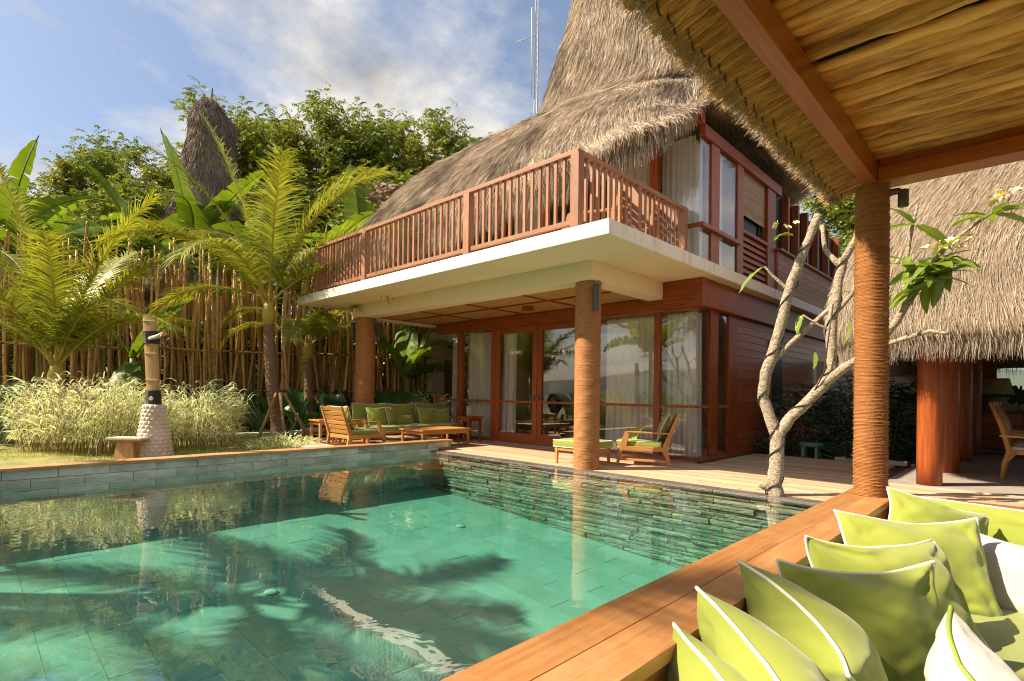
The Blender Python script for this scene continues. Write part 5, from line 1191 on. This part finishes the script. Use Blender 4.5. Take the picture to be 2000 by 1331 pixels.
for i, ((x, y), h, k, l) in enumerate(TR+LO):
    tm, cm, h0 = protos[k]; e = thing('tree', l, 'tree', (x, y, 0), 'trees behind the fence')
    s = h/h0; e.scale = (s*(1.0 if k < 3 else 1.1), s*(1.0 if k < 3 else 1.1), s); e.rotation_euler = (0, 0, i*2.1)
    for nm, me in (('trunk', tm), ('crown', cm)):
        o = bpy.data.objects.new(nm, me); COL.objects.link(o); o.parent = e; WLD[o.name] = Vector((x, y, 0))
        if nm == 'crown': o['kind'] = 'stuff'
# ------------------------------------------------------------------ frangipani
def leafm(L, W, seed):
    def fn(u, v):
        s = (u-.5)*2; w = W/2*math.sin(v**.8*PI)**.75; return (s*w, L*v, .18*abs(s)*w*1.6-.22*L*v*v+.006*math.sin(v*20)*abs(s))
    b = MB(); b.grid(fn, 5, 9); return b.mesh('leaf')
flm = [leafm(.36, .105, 1), leafm(.30, .11, 2), leafm(.42, .11, 3)]
for m in flm: m.materials.append(M['frangi_leaf'])
def flower_mesh():
    b = MB()
    for k in range(5):
        a = k*2*PI/5
        def fn(u, v, a=a):
            s = (u-.5)*2; w = .022*math.sin(v**.7*PI)**.7; x = .045*v; y = s*w+.008*v; z = .02*v-.02*v*v+.006*s
            return (x*math.cos(a)-y*math.sin(a), x*math.sin(a)+y*math.cos(a), z)
        b.grid(fn, 4, 6)
    return b.mesh('blossom')
flw = flower_mesh(); flw.materials.append(M['petal'])
FR = [([(7.46, 2.18, -.05), (7.47, 2.21, .12), (7.48, 2.19, .35), (7.5, 2.19, .6), (7.5, 2.19, .80)], [.135, .118, .108, .108, .12]),
      ([(7.5, 2.19, .70), (7.47, 2.26, .95), (7.43, 2.33, 1.2), (7.40, 2.29, 1.5), (7.42, 2.22, 1.75), (7.45, 2.14, 2.1), (7.48, 2.07, 2.5), (7.5, 1.96, 2.85), (7.5, 1.86, 3.12), (7.5, 1.77, 3.38)], [.10, .088, .084, .088, .085, .078, .078, .072, .066, .06]),
      ([(7.5, 2.19, .72), (7.54, 2.06, .95), (7.58, 1.88, 1.16), (7.6, 1.74, 1.34), (7.62, 1.65, 1.55), (7.62, 1.66, 1.9), (7.62, 1.63, 2.26), (7.64, 1.59, 2.6), (7.66, 1.55, 2.85)], [.095, .085, .08, .085, .075, .072, .07, .065, .068]),
      ([(7.6, 1.74, 1.36), (7.52, 1.5, 1.56), (7.42, 1.25, 1.72), (7.34, 1.02, 2.02), (7.27, .85, 2.36), (7.2, .72, 2.6)], [.075, .062, .055, .05, .044, .03]),
      ([(7.2, .74, 2.55), (7.15, .6, 2.72), (7.1, .42, 2.86), (7.05, .28, 2.95)], [.03, .024, .02, .016]),
      ([(7.42, 2.24, 1.62), (7.5, 2.05, 1.86), (7.57, 1.85, 2.08), (7.64, 1.66, 2.28)], [.05, .042, .04, .036]),
      ([(7.4, 1.2, 1.76), (7.33, .95, 1.84), (7.28, .74, 1.9), (7.27, .6, 1.86)], [.04, .032, .03, .022]),
      ([(7.65, 1.56, 2.8), (7.6, 1.42, 3.05), (7.6, 1.36, 3.35)], [.06, .05, .045]), ([(7.65, 1.58, 2.75), (7.7, 1.75, 3.0), (7.72, 1.78, 3.3)], [.045, .035, .03]),
      ([(7.48, 2.06, 2.5), (7.4, 2.22, 2.7), (7.35, 2.3, 2.82)], [.03, .022, .016]), ([(7.62, 1.66, 2.0), (7.55, 1.78, 2.08), (7.5, 1.92, 2.2)], [.022, .017, .012]), ([(7.62, 1.63, 2.2), (7.66, 1.48, 2.4), (7.6, 1.3, 2.75), (7.5, 1.1, 3.2)], [.045, .035, .03, .025]),
      ([(7.44, 2.24, .08), (7.36, 2.34, .13)], [.07, .055]), ([(7.3, .95, 2.15), (7.3, .95, 2.5), (7.28, .9, 2.9), (7.24, .84, 3.2)], [.035, .028, .022, .015])]
def frangipani(label, off=(0, 0, 0), rot=0):
    e = thing('frangipani_tree', label, 'tree', (7.46, 2.18, 0)); tb_ = MB()
    for pts, rad in FR:
        P2, R2 = [], []
        for k in range(len(pts)-1):
            for f in (0, .33, .66):
                p = Vector(pts[k]).lerp(Vector(pts[k+1]), f); j = rad[k]*.14
                P2.append(p+Vector((noise.noise(p*9), noise.noise(p*9+Vector((5, 5, 5))), 0))*j); R2.append((rad[k]+(rad[k+1]-rad[k])*f)*.74*(1+.13*noise.noise(p*12)))
        P2.append(Vector(pts[-1])); R2.append(rad[-1]*.7); tb_.tube(P2, R2, 12)
    tb_.build('trunk', M['frangi_bark'], e)
    def leaf(p, az, el, s=1.0, roll=0):
        o = link('leaf', flm[rnd.randrange(3)], None, e, p); o.rotation_euler = (Matrix.Rotation(R(az)-PI/2, 3, 'Z') @ Matrix.Rotation(R(el), 3, 'X') @ Matrix.Rotation(R(roll), 3, 'Y')).to_euler(); o.scale = (s, s, s)
    for k in range(38): leaf((7.2+rnd.uniform(-.06, .06), .72+rnd.uniform(-.12, .08), 2.5+rnd.uniform(-.12, .12)), k*47+rnd.uniform(-15, 15), rnd.uniform(-45, 40), rnd.uniform(.75, 1.15), rnd.uniform(-30, 30))
    for k in range(10): leaf((7.06, .30+rnd.uniform(-.05, .1), 2.93), -60+k*40+rnd.uniform(-15, 15), rnd.uniform(-10, 30), rnd.uniform(.7, 1.05))
    for az, el, s in ((150, -5, 1.1), (130, 50, .8), (-40, -20, 1.3), (100, 10, .8)): leaf((7.25, .86, 3.0), az, el, s)
    for k in range(9): leaf((7.3+rnd.uniform(-.05, .05), .93+rnd.uniform(-.08, .05), 2.45+rnd.uniform(-.2, .3)), rnd.uniform(0, 360), rnd.uniform(-40, 30), rnd.uniform(.6, 1.0))
    for p, az, el, s in (((7.35, 2.3, 2.82), 140, -35, 1.1), ((7.4, 2.0, 3.15), 140, 5, .9), ((7.4, 2.05, 3.2), 160, -15, .8), ((7.5, 1.92, 2.2), 150, -60, .85), ((7.5, 1.95, 2.2), 100, -70, .8), ((7.62, 1.5, 2.1), -60, -85, .9), ((7.5, 1.8, 1.75), -40, -80, .7), ((7.45, 2.12, 2.3), 140, -80, .5), ((7.62, 1.55, 2.45), -60, -10, .5), ((7.6, 1.5, 2.95), -30, 20, .6)): leaf(p, az, el, s)
    for c, n in (((7.02, .22, 3.07), 7), ((7.1, .6, 2.72), 10), ((7.42, 2.05, 3.32), 4)):
        for k in range(n):
            p = Vector(c)+Vector((rnd.gauss(0, .05), rnd.gauss(0, .07), rnd.gauss(0, .035))); o = link('blossom', flw, None, e, p); o.rotation_euler = (rnd.uniform(-1, 1), rnd.uniform(-1, 1), rnd.uniform(0, 6)); s = rnd.uniform(.9, 1.25); o.scale = (s, s, s)
    return e
fr1 = frangipani('pale barked frangipani with forked trunk growing at the deck edge')
fr2 = copy_tree(fr1); fr2.location = (-4.5, 10.6, .1); fr2.rotation_euler = (0, 0, R(160)); fr2['label'] = 'frangipani outside the picture mirrored in the window glass'; fr2['group'] = 'frangipani trees'; fr1['group'] = 'frangipani trees'
def helix(pts, rad, turns, off):
    out = []
    pts = [Vector(p) for p in pts]; n = 70
    for k in range(n+1):
        f = k/n*(len(pts)-1); i = min(int(f), len(pts)-2); q = pts[i].lerp(pts[i+1], f-i); r = (rad[i]+(rad[i+1]-rad[i])*(f-i))*.74+.008; d = (pts[i+1]-pts[i]).normalized(); a = d.orthogonal().normalized(); a = Vector((1, 0, 0))-d*d.x; a.normalize(); b_ = d.cross(a); t = turns*2*PI*k/n+off
        out.append(q+(a*math.cos(t)+b_*math.sin(t))*r)
    return out
ws = thing('light_cable', 'dark cable wound in spirals round the frangipani trunk and limbs', 'cable', (7.46, 2.18, 0))
for (i, t) in ((0, 2.2), (1, 5), (2, 4)): MB().tube(helix(FR[i][0], FR[i][1], t, i*2), .008, 5).build('cable_run', M['wire'], ws)
MB().tube([(7.6, 1.95, 1.0), (7.5, 1.70, 1.5), (7.5, 1.66, 1.9), (7.52, 1.62, 2.3)], .008, 5).build('cable_run', M['wire'], ws)
# ------------------------------------------------------------------ dark shrubs behind the deck
bed = tag(MB().grid(lambda u, v: (12.72+u*5, 1.55+v*2.6, -.0+.10*noise.noise((u*9, v*7, 1))), 24, 14).build('planting_bed', M['soil'], org=(0, 0, 0)), kind='structure')
boxo('kerb_stone', M['paver'], bed, 12.70, 12.82, 1.6, 2.7, -.02, .07, .02)
def shrub(label, x, y, h, r, n, L=.24, wd=.034, m='shrubleaf', up=.3):
    e = thing('leafy_shrub', label, 'shrub', (x, y, 0), 'dark shrubs behind the deck'); a = npr.uniform(0, 2*PI, n); rr = npr.random(n)**.6*r; z = npr.random(n)**.8*h
    P = np.stack([x+rr*np.cos(a), y+rr*np.sin(a), .03+z*(1-.35*(rr/r)**2)], 1); l = L*npr.uniform(.6, 1.2, n)
    D = np.stack([np.cos(a+npr.normal(0, .6, n))*l, np.sin(a+npr.normal(0, .6, n))*l, l*npr.normal(up, .35, n)], 1)
    strands('foliage', P, D, wd, M[m], e, (x, y, 0), segs=2, taper=.1, sag=l*.35)
    st_ = MB(); [st_.tube([(x+r*.3*math.cos(k), y+r*.3*math.sin(k), 0), (x+r*.6*math.cos(k), y+r*.6*math.sin(k), h*.8)], [.014, .008], 5) for k in range(7)]; st_.build('stems', M['treebark'], e)
shrub('tall dark leafy shrub against the red timber wall', 13.3, 3.4, 1.5, .6, 900)
shrub('dark leafy shrub behind the turquoise stool', 13.6, 2.7, 1.35, .6, 900)
shrub('dark leafy shrub behind the rope pillar, nearest the pavilion', 13.9, 2.1, 1.2, .55, 700)
shrub('background shrub in the shade at the end of the bed', 15.6, 2.6, 1.9, .9, 900, .3)
shrub('leafy shrub with broad leaves beside the red posts', 15.0, 1.85, 1.5, .4, 300, .4, .1, 'elephant')
shrub('low spiky plant at the deck edge beside the stool', 12.85, 2.5, .28, .3, 160, .3, .03, up=.6)
shrub('low spiky plant at the foot of the red timber wall', 12.9, 3.85, .3, .3, 130, .3, .03, up=.6)
bw_ = boxo('garden_wall', M['plaster'], None, 17.3, 17.5, 1.6, 4.1, -.05, 2.2); tag(bw_, 'shaded plaster garden wall between the villa and the dining pavilion', 'wall')
shrub('hedge shrub outside the picture mirrored in the glass', -6.0, 9.3, 1.0, 1.2, 700, .35, .06, 'treeleaf')
shrub('second hedge shrub outside the picture mirrored in the glass', -7.5, 11.5, 1.2, 1.4, 800, .35, .06, 'treeleaf')
shrub('third hedge shrub outside the picture mirrored in the glass', -9, 15, 1.5, 1.6, 800, .4, .07, 'treeleaf')
